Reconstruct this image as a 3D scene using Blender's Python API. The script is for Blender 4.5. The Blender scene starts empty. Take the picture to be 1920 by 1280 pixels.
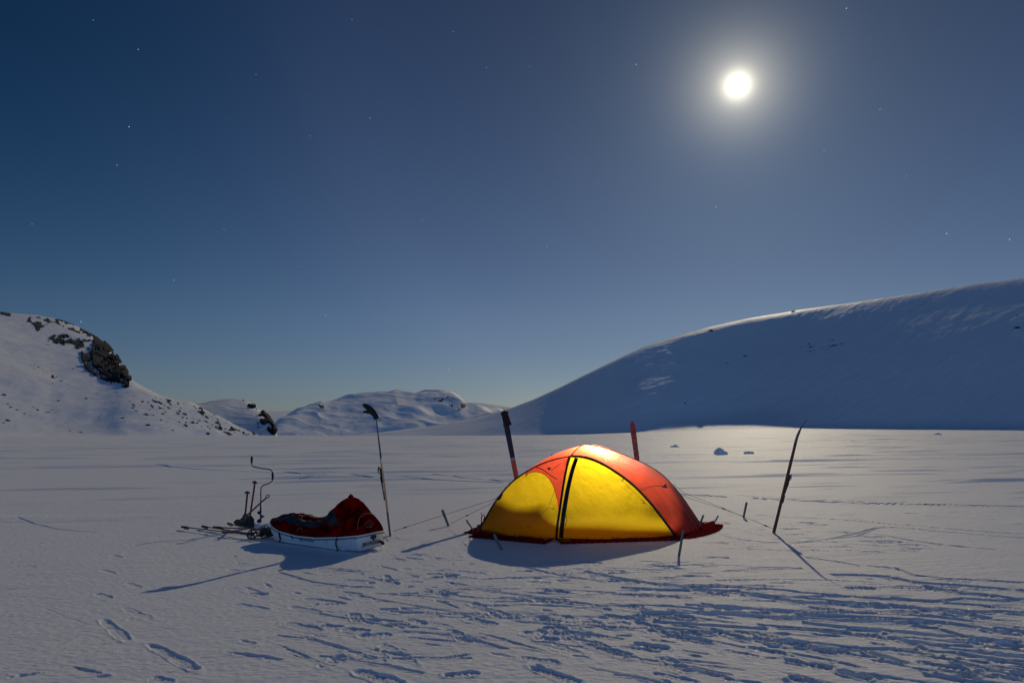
import bpy, math, random
import numpy as np
from mathutils import Vector, Matrix
from mathutils.bvhtree import BVHTree

# ------------------------------------------------------------------ camera / world / moon / exposure
sc = bpy.context.scene
COL = sc.collection
H = 1.6                       # eye height
F = 1280.0                    # focal length in pixels of the 1920 px wide photo (24 mm)
PITCH = math.atan(150.0 / F)
cam_d = bpy.data.cameras.new('camera')
cam_d.lens = 24; cam_d.sensor_width = 36; cam_d.clip_start = 0.05; cam_d.clip_end = 30000
cam = bpy.data.objects.new('camera', cam_d); COL.objects.link(cam)
cam.location = (0, 0, H); cam.rotation_euler = (math.pi / 2 + PITCH, 0, 0)
sc.camera = cam

def ray(u, v):
    dx, dy = u - 960.0, 640.0 - v
    c, s = math.cos(PITCH), math.sin(PITCH)
    return Vector((dx, F * c - dy * s, F * s + dy * c))
def at(u, v, Y):
    d = ray(u, v); return Vector((d.x / d.y * Y, Y, H + d.z / d.y * Y))
def gp(u, v):
    d = ray(u, v); t = -H / d.z; return Vector((d.x * t, d.y * t, 0))

MOON = ray(1383, 160).normalized()
MOON_EL = math.asin(MOON.z); MOON_AZ = math.atan2(MOON.x, MOON.y)

sc.view_settings.view_transform = 'Standard'; sc.view_settings.look = 'None'
sc.view_settings.exposure = 0.0; sc.view_settings.gamma = 1.0
sc.cycles.max_bounces = 8; sc.cycles.diffuse_bounces = 3; sc.cycles.glossy_bounces = 2
sc.cycles.transmission_bounces = 5; sc.cycles.transparent_max_bounces = 8

world = bpy.data.worlds.new('World'); sc.world = world; world.use_nodes = True
wn, wl = world.node_tree.nodes, world.node_tree.links
wn.clear()
wout = wn.new('ShaderNodeOutputWorld'); bg = wn.new('ShaderNodeBackground')
sky = wn.new('ShaderNodeTexSky'); sky.sky_type = 'NISHITA'; sky.sun_disc = False
sky.sun_elevation = MOON_EL; sky.sun_rotation = MOON_AZ
sky.altitude = 1200; sky.air_density = 1.0; sky.dust_density = 1.0; sky.ozone_density = 2.2
def wmath(op, a, b=None, c=None):
    n = wn.new('ShaderNodeMath'); n.operation = op
    for i, x in enumerate((a, b, c)):
        if x is None: continue
        if isinstance(x, (int, float)): n.inputs[i].default_value = x
        else: wl.new(x, n.inputs[i])
    return n.outputs[0]
SKY_STR = 0.030
hs = wn.new('ShaderNodeHueSaturation'); hs.inputs['Saturation'].default_value = 0.9
wl.new(sky.outputs[0], hs.inputs['Color'])
tint = wn.new('ShaderNodeVectorMath'); tint.operation = 'MULTIPLY'
wl.new(hs.outputs[0], tint.inputs[0]); tint.inputs[1].default_value = (0.575 * SKY_STR, .72 * SKY_STR, .955 * SKY_STR)
geo = wn.new('ShaderNodeTexCoord')
nrm = wn.new('ShaderNodeVectorMath'); nrm.operation = 'NORMALIZE'; wl.new(geo.outputs['Generated'], nrm.inputs[0])
def wdist(v):
    n = wn.new('ShaderNodeVectorMath'); n.operation = 'DISTANCE'
    wl.new(nrm.outputs[0], n.inputs[0]); n.inputs[1].default_value = tuple(v); return n.outputs['Value']
dm = wdist(MOON)
# the sky is deeper overhead and away from the moon, with added bluish fill behind the viewer to lift shaded snow
sep = wn.new('ShaderNodeSeparateXYZ'); wl.new(nrm.outputs[0], sep.inputs[0])
zc = wmath('MINIMUM', wmath('MAXIMUM', wmath('SUBTRACT', sep.outputs[2], .15), 0), .45)
dc = wmath('MINIMUM', wmath('MAXIMUM', wmath('SUBTRACT', dm, .55), 0), .45)
dc = wmath('MULTIPLY', dc, wmath('MINIMUM', wmath('MAXIMUM', wmath('MULTIPLY', wmath('SUBTRACT', sep.outputs[2], .06), 2.6), 0.0), 1.0))
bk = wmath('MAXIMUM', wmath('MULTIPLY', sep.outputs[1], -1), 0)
comb = wn.new('ShaderNodeCombineXYZ')
nc = wmath('MAXIMUM', wmath('SUBTRACT', .5, dm), 0)
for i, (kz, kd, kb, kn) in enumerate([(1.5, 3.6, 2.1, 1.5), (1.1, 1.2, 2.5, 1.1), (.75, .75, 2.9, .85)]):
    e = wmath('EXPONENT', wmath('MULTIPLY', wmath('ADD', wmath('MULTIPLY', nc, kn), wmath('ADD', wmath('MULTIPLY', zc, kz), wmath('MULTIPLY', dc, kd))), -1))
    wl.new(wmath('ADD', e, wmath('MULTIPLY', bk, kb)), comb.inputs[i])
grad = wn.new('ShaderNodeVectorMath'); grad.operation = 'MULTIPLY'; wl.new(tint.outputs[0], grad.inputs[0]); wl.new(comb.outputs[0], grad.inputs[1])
# moon disc and the aureole of thin ice haze round it
disc = wmath('MULTIPLY', wmath('LESS_THAN', dm, 0.005), 2.2)
g1 = wmath('MULTIPLY', wmath('EXPONENT', wmath('MULTIPLY', wmath('MULTIPLY', dm, dm), -1 / (0.0155 ** 2))), 1.25)
g2 = wmath('MULTIPLY', wmath('EXPONENT', wmath('MULTIPLY', dm, -1 / 0.031)), .92)
g3 = wmath('MULTIPLY', wmath('EXPONENT', wmath('MULTIPLY', dm, -1 / 0.17)), 0.034)
halo = wmath('ADD', wmath('ADD', disc, g1), wmath('ADD', g2, g3))
hc = wn.new('ShaderNodeVectorMath'); hc.operation = 'SCALE'; hc.inputs[0].default_value = (1.0, 0.92, 0.72)
wl.new(halo, hc.inputs['Scale'])
stars = None
for (u, v, s) in [(242,238,.9),(259,93,.6),(1193,121,.8),(1342,388,.9),(1587,16,.9),(219,310,.5),(694,222,.4),
                  (1775,438,.8),(1893,449,.7),(611,591,.5),(152,603,.7),(326,525,.4),(1025,462,.35),(581,255,.3),
                  (660,37,.3),(912,127,.3),(993,125,.3),(175,38,.3),(1650,205,.35),(1545,282,.3),(792,413,.3),
                  (841,692,.35),(480,140,.25),(1100,300,.25),(420,430,.25),(1700,330,.25),(60,420,.25),(560,500,.2),(850,60,.25)]:
    n = wmath('MULTIPLY', wmath('LESS_THAN', wdist(ray(u, v).normalized()), 0.0006), s * 0.55)
    stars = n if stars is None else wmath('ADD', stars, n)
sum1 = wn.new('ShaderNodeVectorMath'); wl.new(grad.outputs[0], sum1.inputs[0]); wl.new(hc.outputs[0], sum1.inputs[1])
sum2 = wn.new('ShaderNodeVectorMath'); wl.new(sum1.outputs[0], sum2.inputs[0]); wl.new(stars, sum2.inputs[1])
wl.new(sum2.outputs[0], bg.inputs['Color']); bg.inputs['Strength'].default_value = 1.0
wl.new(bg.outputs[0], wout.inputs[0])

moon_d = bpy.data.lights.new('moon_light', 'SUN'); moon_d.energy = 1.34; moon_d.angle = math.radians(0.5)
moon_d.color = (1.0, 0.86, 0.61)
moon = bpy.data.objects.new('moon_light', moon_d); COL.objects.link(moon)
moon.rotation_euler = (-MOON).to_track_quat('-Z', 'Y').to_euler()

# ------------------------------------------------------------------ helpers
rnd = random.Random(7)
def tag(o, label=None, cat=None, group=None, kind=None):
    if label: o['label'] = label
    if cat: o['category'] = cat
    if group: o['group'] = group
    if kind: o['kind'] = kind
    return o
def empty(name, loc):
    o = bpy.data.objects.new(name, None); o.location = loc; o.empty_display_size = .1
    COL.objects.link(o); return o
def link(o, parent=None):
    COL.objects.link(o)
    if parent is not None:
        o.parent = parent
        p = Vector((0, 0, 0)); q = parent
        while q is not None: p += q.location; q = q.parent
        o.location = -p                    # parts are modelled in world coordinates
    return o
class MB:
    def __init__(s): s.v = []; s.f = []
    def add(s, vs, fs):
        b = len(s.v); s.v += [tuple(x) for x in vs]; s.f += [tuple(i + b for i in f) for f in fs]
    def tube(s, pts, r, n=8, cap=True, flat=None):
        pts = [Vector(p) for p in pts]; m = len(pts)
        rr = [r] * m if isinstance(r, (int, float)) else list(r)
        up = Vector((0, 0, 1)) if flat is None else Vector(flat[0]); k = 1 if flat is None else flat[1]
        vs = []; prev = None
        for i, p in enumerate(pts):
            t = (pts[min(i + 1, m - 1)] - pts[max(i - 1, 0)]).normalized()
            if prev is None or flat is not None:
                a = up if abs(t.dot(up)) < .95 else Vector((1, 0, 0))
            else: a = prev
            x = (a - t * a.dot(t)).normalized(); y = t.cross(x); prev = x
            for j in range(n):
                g = 2 * math.pi * j / n
                vs.append(p + (x * math.cos(g) * k + y * math.sin(g)) * rr[i])
        fs = [(i * n + j, i * n + (j + 1) % n, (i + 1) * n + (j + 1) % n, (i + 1) * n + j) for i in range(m - 1) for j in range(n)]
        if cap: fs += [tuple(reversed(range(n))), tuple(range((m - 1) * n, m * n))]
        s.add(vs, fs); return s
    def loft(s, rings, close=False, cap=True):
        n = len(rings[0]); vs = [p for r in rings for p in r]; fs = []
        for i in range(len(rings) - 1):
            for j in range(n if close else n - 1):
                fs.append((i * n + j, i * n + (j + 1) % n, (i + 1) * n + (j + 1) % n, (i + 1) * n + j))
        if cap and close: fs += [tuple(reversed(range(n))), tuple(range((len(rings) - 1) * n, len(rings) * n))]
        s.add(vs, fs); return s
    def box(s, c, ax, hs):
        c = Vector(c); vs = []
        for i in (-1, 1):
            for j in (-1, 1):
                for k in (-1, 1):
                    vs.append(c + ax[0] * i * hs[0] + ax[1] * j * hs[1] + ax[2] * k * hs[2])
        s.add(vs, [(0,1,3,2),(4,6,7,5),(0,4,5,1),(2,3,7,6),(0,2,6,4),(1,5,7,3)]); return s
    def build(s, name, m, parent=None, smooth=True):
        me = bpy.data.meshes.new(name); me.from_pydata(s.v, [], s.f); me.update()
        if smooth: me.polygons.foreach_set('use_smooth', [True] * len(me.polygons))
        if m: me.materials.append(m)
        o = bpy.data.objects.new(name, me); link(o, parent); return o
def cr(pts, n):                      # Catmull-Rom through points, n samples, uniform in arc length
    P = [Vector(p) for p in pts]; P = [P[0] * 2 - P[1]] + P + [P[-1] * 2 - P[-2]]; out = []
    for i in range(1, len(P) - 2):
        for k in range(24):
            t = k / 24; a, b, c, d = P[i-1], P[i], P[i+1], P[i+2]
            out.append(.5 * ((2*b) + (c-a)*t + (2*a-5*b+4*c-d)*t*t + (3*b-a-3*c+d)*t**3))
    out.append(P[-2]); L = [0]
    for i in range(1, len(out)): L.append(L[-1] + (out[i] - out[i-1]).length)
    res = []; j = 0
    for k in range(n):
        q = L[-1] * k / (n - 1)
        while j < len(L) - 2 and L[j+1] < q: j += 1
        w = (q - L[j]) / max(1e-9, L[j+1] - L[j]); res.append(out[j].lerp(out[j+1], min(1, max(0, w))))
    return res

def hash2(ix, iy, seed):
    n = (ix.astype(np.int64) * 374761393 + iy.astype(np.int64) * 668265263 + seed * 1442695041) & 0xffffffff
    n = ((n ^ (n >> 13)) * 1274126177) & 0xffffffff
    n = (n ^ (n >> 16)) & 0xffffffff
    return n.astype(np.float32) / np.float32(4294967295.0) * 2 - 1
def vnoise(x, y, seed=0):
    xi = np.floor(x); yi = np.floor(y); fx = (x - xi).astype(np.float32); fy = (y - yi).astype(np.float32)
    fx = fx * fx * fx * (fx * (fx * 6 - 15) + 10); fy = fy * fy * fy * (fy * (fy * 6 - 15) + 10)
    xi = xi.astype(np.int64); yi = yi.astype(np.int64)
    a = hash2(xi, yi, seed); b = hash2(xi + 1, yi, seed); c = hash2(xi, yi + 1, seed); d = hash2(xi + 1, yi + 1, seed)
    return (a + (b - a) * fx) * (1 - fy) + (c + (d - c) * fx) * fy
def fbm(x, y, oct=4, seed=0, gain=.5):
    s = 0; a = 1; t = 0
    for i in range(oct):
        s = s + a * vnoise(x * 2**i + 17.3 * i, y * 2**i - 9.1 * i, seed + i); t += a; a *= gain
    return s / t
def sstep(a, b, x): t = np.clip((x - a) / (b - a), 0, 1); return t * t * (3 - 2 * t)

# ------------------------------------------------------------------ materials
def mat(name):
    m = bpy.data.materials.new(name); m.use_nodes = True; n, l = m.node_tree.nodes, m.node_tree.links
    n.clear(); o = n.new('ShaderNodeOutputMaterial'); return m, n, l, o
def simple(name, col, rough=.5, metal=0, var=.25, scale=30, bump=0.0, spec=.5):
    m, n, l, o = mat(name); b = n.new('ShaderNodeBsdfPrincipled')
    tc = n.new('ShaderNodeTexCoord'); nz = n.new('ShaderNodeTexNoise'); nz.inputs['Scale'].default_value = scale; nz.inputs['Detail'].default_value = 4
    l.new(tc.outputs['Object'], nz.inputs['Vector'])
    r = n.new('ShaderNodeValToRGB'); r.color_ramp.elements[0].position = .3; r.color_ramp.elements[1].position = .7
    r.color_ramp.elements[0].color = (*[c * (1 - var) for c in col], 1); r.color_ramp.elements[1].color = (*[min(1, c * (1 + var)) for c in col], 1)
    l.new(nz.outputs[0], r.inputs[0]); l.new(r.outputs[0], b.inputs['Base Color'])
    b.inputs['Roughness'].default_value = rough; b.inputs['Metallic'].default_value = metal; b.inputs['Specular IOR Level'].default_value = spec
    if bump:
        bp = n.new('ShaderNodeBump'); bp.inputs['Strength'].default_value = bump; bp.inputs['Distance'].default_value = .01
        l.new(nz.outputs[0], bp.inputs['Height']); l.new(bp.outputs[0], b.inputs['Normal'])
    l.new(b.outputs[0], o.inputs[0]); return m
def snow_mat(name, fine=1.0, glint=True, col=(.80, .805, .83)):
    m, n, l, o = mat(name); b = n.new('ShaderNodeBsdfPrincipled')
    geo = n.new('ShaderNodeNewGeometry')
    b.inputs['Base Color'].default_value = (*col, 1); b.inputs['Roughness'].default_value = .58
    b.inputs['Specular IOR Level'].default_value = .06
    mp = n.new('ShaderNodeMapping'); mp.inputs['Scale'].default_value = (.6, 1.3, 1); l.new(geo.outputs['Position'], mp.inputs['Vector'])
    nz = n.new('ShaderNodeTexNoise'); nz.inputs['Scale'].default_value = 26 * fine; nz.inputs['Detail'].default_value = 6; nz.inputs['Roughness'].default_value = .7
    l.new(mp.outputs[0], nz.inputs['Vector'])
    bp = n.new('ShaderNodeBump'); bp.inputs['Strength'].default_value = .8; bp.inputs['Distance'].default_value = .016 / fine
    l.new(nz.outputs[0], bp.inputs['Height']); l.new(bp.outputs[0], b.inputs['Normal'])
    last = b.outputs[0]
    if glint:
        # ice crystals: a few small facets with their own tilt
        vo = n.new('ShaderNodeTexVoronoi'); vo.inputs['Scale'].default_value = 210; l.new(geo.outputs['Position'], vo.inputs['Vector'])
        sub = n.new('ShaderNodeVectorMath'); sub.operation = 'SUBTRACT'; l.new(vo.outputs['Color'], sub.inputs[0]); sub.inputs[1].default_value = (.5, .5, .5)
        scl = n.new('ShaderNodeVectorMath'); scl.operation = 'SCALE'; l.new(sub.outputs[0], scl.inputs[0]); scl.inputs['Scale'].default_value = 1.3
        add = n.new('ShaderNodeVectorMath'); l.new(geo.outputs['Normal'], add.inputs[0]); l.new(scl.outputs[0], add.inputs[1])
        nn = n.new('ShaderNodeVectorMath'); nn.operation = 'NORMALIZE'; l.new(add.outputs[0], nn.inputs[0])
        gl = n.new('ShaderNodeBsdfAnisotropic'); gl.inputs['Roughness'].default_value = .16; l.new(nn.outputs[0], gl.inputs['Normal'])
        gl.inputs['Color'].default_value = (.45, .45, .45, 1)
        lt = n.new('ShaderNodeMath'); lt.operation = 'LESS_THAN'; l.new(vo.outputs['Distance'], lt.inputs[0]); lt.inputs[1].default_value = .30
        ml = n.new('ShaderNodeMath'); ml.operation = 'MULTIPLY'; l.new(lt.outputs[0], ml.inputs[0]); ml.inputs[1].default_value = .07
        mx = n.new('ShaderNodeMixShader'); l.new(ml.outputs[0], mx.inputs[0]); l.new(b.outputs[0], mx.inputs[1]); l.new(gl.outputs[0], mx.inputs[2]); last = mx.outputs[0]
    l.new(last, o.inputs[0]); return m
def fabric(name, col, trans, tcol=None, bump=.35, scale=(3, 3, 1.2), rough=.45, spec=.35, var=0):
    m, n, l, o = mat(name); tcol = tcol or col
    tc = n.new('ShaderNodeNewGeometry'); mp = n.new('ShaderNodeMapping'); mp.inputs['Scale'].default_value = scale
    mp.inputs['Rotation'].default_value = (0.3, .5, 0.2); l.new(tc.outputs['Position'], mp.inputs['Vector'])
    nz = n.new('ShaderNodeTexNoise'); nz.inputs['Scale'].default_value = 2.2; nz.inputs['Detail'].default_value = 3; l.new(mp.outputs[0], nz.inputs['Vector'])
    bp = n.new('ShaderNodeBump'); bp.inputs['Strength'].default_value = bump; bp.inputs['Distance'].default_value = .05; l.new(nz.outputs[0], bp.inputs['Height'])
    d = n.new('ShaderNodeBsdfPrincipled'); d.inputs['Base Color'].default_value = (*col, 1); d.inputs['Roughness'].default_value = rough
    d.inputs['Specular IOR Level'].default_value = spec
    t = n.new('ShaderNodeBsdfTranslucent'); t.inputs['Color'].default_value = (*tcol, 1)
    if var:       # creases and gear that shows through make the cloth uneven
        n2 = n.new('ShaderNodeTexNoise'); n2.inputs['Scale'].default_value = 5.5; n2.inputs['Detail'].default_value = 5; n2.inputs['Distortion'].default_value = .8; l.new(tc.outputs['Position'], n2.inputs['Vector'])
        rp = n.new('ShaderNodeValToRGB'); rp.color_ramp.elements[0].position = .36; rp.color_ramp.elements[1].position = .62
        rp.color_ramp.elements[0].color = (1 - var, 1 - var, (1 - var) * 1.2, 1); rp.color_ramp.elements[1].color = (1.0, 1.0, 1.0, 1); l.new(n2.outputs[0], rp.inputs[0])
        for sh, cc_, sock in ((d, col, 'Base Color'), (t, tcol, 'Color')):
            vm = n.new('ShaderNodeVectorMath'); vm.operation = 'MULTIPLY'; l.new(rp.outputs[0], vm.inputs[0]); vm.inputs[1].default_value = cc_; l.new(vm.outputs[0], sh.inputs[sock])
    l.new(bp.outputs[0], d.inputs['Normal']); l.new(bp.outputs[0], t.inputs['Normal'])
    mx = n.new('ShaderNodeMixShader'); mx.inputs[0].default_value = trans
    l.new(d.outputs[0], mx.inputs[1]); l.new(t.outputs[0], mx.inputs[2]); l.new(mx.outputs[0], o.inputs[0]); return m

M = dict(
    snow=snow_mat('snow'), hill_snow=snow_mat('hill_snow', .25, False), far_snow=snow_mat('far_snow', .05, False),
    rock=simple('dark_rock', (.0045, .005, .0058), .95, var=.6, scale=.4, bump=.5),
    yellow=fabric('yellow_fabric', (.38, .21, .005), .60, (.50, .355, .008)),
    red=fabric('red_fabric', (.22, .010, .006), .55, (.50, .060, .026)),
    skirt=fabric('skirt_fabric', (.20, .012, .014), .15, (.4, .03, .02), bump=.8, scale=(9, 9, 9), rough=.9, spec=0),
    black=simple('black_webbing', (.012, .012, .014), .7),
    sleeve=simple('dark_pole_sleeve', (.018, .008, .009), .7),
    alu=simple('aluminium', (.17, .18, .20), .5, .5, var=.15),
    cord=simple('grey_guy_cord', (.03, .03, .035), .7),
    hull=simple('white_hull', (.62, .66, .70), .35, var=.06, scale=5),
    cover=fabric('red_cover', (.12, .008, .007), .48, (.70, .035, .016), bump=1.0, scale=(7, 7, 11), rough=.9, spec=0, var=.82),
    navy=simple('dark_net', (.012, .018, .024), .7, var=.6, scale=9, bump=.4),
    print_=simple('pale_print', (.55, .26, .20), .6), ink=simple('dark_print', (.02, .025, .03), .6), inkb=simple('grey_print', (.10, .14, .20), .6),
    redshaft=simple('red_lacquer', (.16, .012, .015), .35), wood=simple('ash_wood', (.20, .09, .04), .55, var=.3, scale=20),
    blade=simple('grey_blade', (.045, .055, .055), .5, .2), blue=simple('blue_auger_paint', (.012, .016, .10), .4),
    steel=simple('dark_steel', (.05, .06, .075), .4, .5),
    ski_black=simple('black_ski', (.018, .020, .026), .4), ski_orange=simple('orange_ski', (.50, .13, .02), .45, var=.15),
    ski_red=simple('red_ski', (.34, .040, .016), .45, var=.2), ski_brown=simple('brown_ski', (.085, .022, .015), .5, var=.3),
    ski_edge=simple('pale_ski_edge', (.80, .42, .22), .5, var=.1), ski_grey=simple('grey_ski', (.10, .11, .13), .45),
    mitten=simple('black_mitten', (.010, .010, .012), .8, bump=.6), white=simple('white_plastic', (.7, .72, .75), .4, var=.05),
    brown=simple('tan_print', (.42, .20, .11), .6), metalgrey=simple('band_grey', (.30, .33, .38), .4))

# ------------------------------------------------------------------ ground: one polar sheet centred on the photographer, real relief
def radii():
    r = [0.0, .6, 1.2, 1.8, 2.4, 2.9]; c = .00098
    r.append(3.2)
    while r[-1] < 110: r.append(r[-1] + c * r[-1] ** 1.35)
    while r[-1] < 700: r.append(r[-1] * 1.012)
    while r[-1] < 9000: r.append(r[-1] * 1.12)
    return np.array(r)
RR = radii()
dense = np.radians(np.linspace(-42, 42, 1260)); coarse = np.radians(np.linspace(42, 318, 70)[1:-1])
AZ = np.concatenate([dense, coarse]); NA, NR = len(AZ), len(RR)
AA, RG = np.meshgrid(AZ, RR)
GX = (RG * np.sin(AA)); GY = (RG * np.cos(AA))
AEL = 5.4e-5
def curve_a(az):                       # how fast the lake surface falls away: a little more to the left
    az = np.where(az > math.pi, az - 2 * math.pi, az)
    return 1.5e-5 + 5.2e-5 * (1 - sstep(-.08, .42, az))
def base_z(r, az):
    a = curve_a(az); rc = 330.0
    return np.where(r < rc, -a * r * r, -a * rc * rc - 2.05 * a * rc * (r - rc))
def far_amp(r): return np.clip(r / 40, 0, 1)
Zg = base_z(RG, AA)
def relief(x, y, r):
    z = .05 * vnoise(x / 9, y / 9, 3) * sstep(14, 40, r) + .010 * vnoise(x / 2.3, y / 2.3, 5)
    z = z + .10 * vnoise(x / 30 + 3, y / 22, 9) * sstep(30, 80, r) + .45 * vnoise(x / 75 + 1, y / 60, 19) * sstep(90, 170, r)
    near = 1 - sstep(60, 120, r)
    # wind crust: low ripples drawn out across the line of sight
    a = x * .97 + y * .24; b = -x * .24 + y * .97
    w = fbm(a / .75, b / .16, 4, 11, .55)
    patch = .45 + .55 * sstep(-.4, .5, vnoise(x / 1.9, y / 1.3, 21))
    z = z + near * .0068 * patch * w + .0020 * patch * fbm(a / .26, b / .06, 2, 15) * (1 - sstep(18, 35, r))
    z = z + near * .0022 * vnoise(x / .045, y / .03, 31) * (1 - sstep(12, 25, r))
    # long drift edges further out
    rid = np.clip(fbm(a / 6, b / .9, 3, 41) - .18, 0, 1)
    z = z + sstep(9, 22, r) * (1 - sstep(150, 300, r)) * .15 * rid
    return z
Zg = Zg + relief(GX, GY, RG)

def region(cx, cy, rad):
    r = math.hypot(cx, cy); az = math.atan2(cx, cy)
    i0, i1 = np.searchsorted(RR, [r - rad, r + rad])
    if r <= rad or abs(az) > math.radians(41): return None
    da = math.asin(min(.99, rad / r)); j0, j1 = np.searchsorted(dense, [az - da, az + da])
    if i1 <= i0 or j1 <= j0: return None
    return slice(i0, i1 + 1), slice(j0, j1 + 1)
def boot(cx, cy, ang, L=.31, W=.115, depth=.022, tread=True, seed=0):
    rg = region(cx, cy, L * .85)
    if rg is None: return
    x = GX[rg] - cx; y = GY[rg] - cy
    a = x * math.cos(ang) + y * math.sin(ang); b = -x * math.sin(ang) + y * math.cos(ang)
    t = a / (L / 2); w = W / 2 * (1 - .22 * np.exp(-((t + .15) / .3) ** 2)) * (1 + .08 * t)
    q = np.sqrt((np.abs(t) ** 2.6) + (np.abs(b) / np.maximum(w, .01)) ** 2.6 + 1e-9) + .10 * vnoise(x * 28 + seed, y * 28, seed)
    ins = 1 - sstep(.86, 1.06, q)
    d = -depth * ins * (1 + .25 * vnoise(x * 9 + seed, y * 9, 77))
    if tread:
        k = np.sign(np.sin(a * 2 * math.pi / .042 + 1.2 * np.cos(b * 40))) * .5 + .5
        g = (np.abs(b) > .008)
        d = d + ins * k * g * depth * .35
    d = d + depth * .40 * np.exp(-((q - 1.18) / .16) ** 2) * (1 + .6 * vnoise(x * 14, y * 14 + seed, 5))
    Zg[rg] += d
def groove(pts, width=.06, depth=.025, rim=.35, seed=0, gaps=0.0):
    P = [Vector((p[0], p[1], 0)) for p in pts]; C = cr(P, max(4, int(sum((P[i+1]-P[i]).length for i in range(len(P)-1)) / .25)))
    acc = {}
    mask = None
    for i in range(len(C) - 1):
        a, b = C[i], C[i+1]; m = (a + b) / 2; seg = (b - a).length
        if gaps and vnoise(np.array([i * .25 / 1.1 + seed * 3.1]), np.array([seed * 7.7]), 55)[0] < gaps * 2 - 1: continue
        rg = region(m.x, m.y, seg / 2 + width * 3)
        if rg is None: continue
        x = GX[rg]; y = GY[rg]; d = (b - a) / seg
        t = (x - a.x) * d.x + (y - a.y) * d.y
        wob = .018 * vnoise(np.array(x * 2.1), np.array(y * 2.1), seed)
        s = -(x - a.x) * d.y + (y - a.y) * d.x + wob
        use = (t >= 0) & (t < seg)
        q = np.abs(s) / (width / 2)
        prof = -depth * (1 - sstep(.75, 1.1, q)) + depth * rim * np.exp(-((q - 1.35) / .3) ** 2)
        Zg[rg] += np.where(use, prof * (1 + .35 * vnoise(x * 3.1, y * 3.1, seed + 3)), 0)
def blob(cx, cy, L, W, ang, depth, seed):
    rg = region(cx, cy, max(L, W) * 1.2)
    if rg is None: return
    x = GX[rg] - cx; y = GY[rg] - cy
    a = x * math.cos(ang) + y * math.sin(ang); b = -x * math.sin(ang) + y * math.cos(ang)
    q = np.sqrt((a / (L / 2)) ** 2 + (b / (W / 2)) ** 2) + .3 * vnoise(a * 9 / L + seed, b * 9 / W, seed)
    Zg[rg] += -depth * (1 - sstep(.7, 1.05, q)) + depth * .22 * np.exp(-((q - 1.25) / .22) ** 2)

def P2(u, v): p = gp(u, v); return (p.x, p.y)
def boot_px(u0, v0, u1, v1, depth=.022, W=None, tread=True, seed=1):
    a, b = gp(u0, v0), gp(u1, v1); c = (a + b) / 2; L = (b - a).length
    boot(c.x, c.y, math.atan2(b.y - a.y, b.x - a.x), max(.2, L), W or .12, depth, tread, seed)
# footprints that can be told apart in the foreground
for k, q in enumerate([(192,1160,238,1200,.02),(280,1207,368,1256,.026),(232,1138,282,1160,.012),(182,1112,206,1122,.02),(190,1067,212,1076,.016),
        (210,1038,226,1044,.018),(238,1092,260,1102,.014),(285,1270,318,1282,.02),(602,1253,650,1228,.018),(648,1220,720,1245,.010),(716,1208,778,1252,.012),
        (665,1258,750,1284,.022),(832,1268,898,1262,.024),(998,1250,1092,1286,.024),(1245,1232,1290,1262,.016),(1012,1160,1045,1165,.03),(1020,1177,1058,1179,.026),
        (980,1188,1020,1186,.018),(1050,1188,1066,1190,.02),(1008,1195,1040,1200,.02),(1095,1207,1185,1233,.02),(1070,1177,1108,1192,.012),(1082,1165,1128,1168,.018),
        (1148,1170,1168,1168,.014),(1190,1165,1248,1180,.018),(1248,1186,1342,1207,.024),(1040,1210,1088,1232,.010),(1335,1180,1405,1200,.024),(1475,1200,1512,1210,.034),
        (1520,1215,1560,1222,.028),(1420,1196,1450,1204,.034),(1770,1252,1830,1268,.036),(1572,1258,1635,1270,.034),(1470,1235,1560,1252,.028),(1480,1268,1560,1290,.03),
        (530,1166,600,1182,.016),(600,1170,640,1176,.02),(640,1178,690,1184,.018),(672,1192,735,1190,.018),(545,1135,600,1147,.012),(572,1120,632,1128,.014),
        (655,1112,700,1124,.014),(470,1108,500,1112,.024),(440,1130,500,1142,.012),(680,1150,705,1168,.012),(715,1165,745,1175,.014),(765,1160,795,1170,.018),
        (875,1160,930,1172,.018),(900,1142,935,1158,.014),(885,1130,905,1138,.02),(820,1105,850,1116,.024),(735,1185,860,1190,.006)]):
    boot_px(*q[:4], depth=q[4] * (.62 if q[0] > 420 else .45), seed=k, W=.115 + .015 * (k % 3) if q[0] > 420 else .10)
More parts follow.
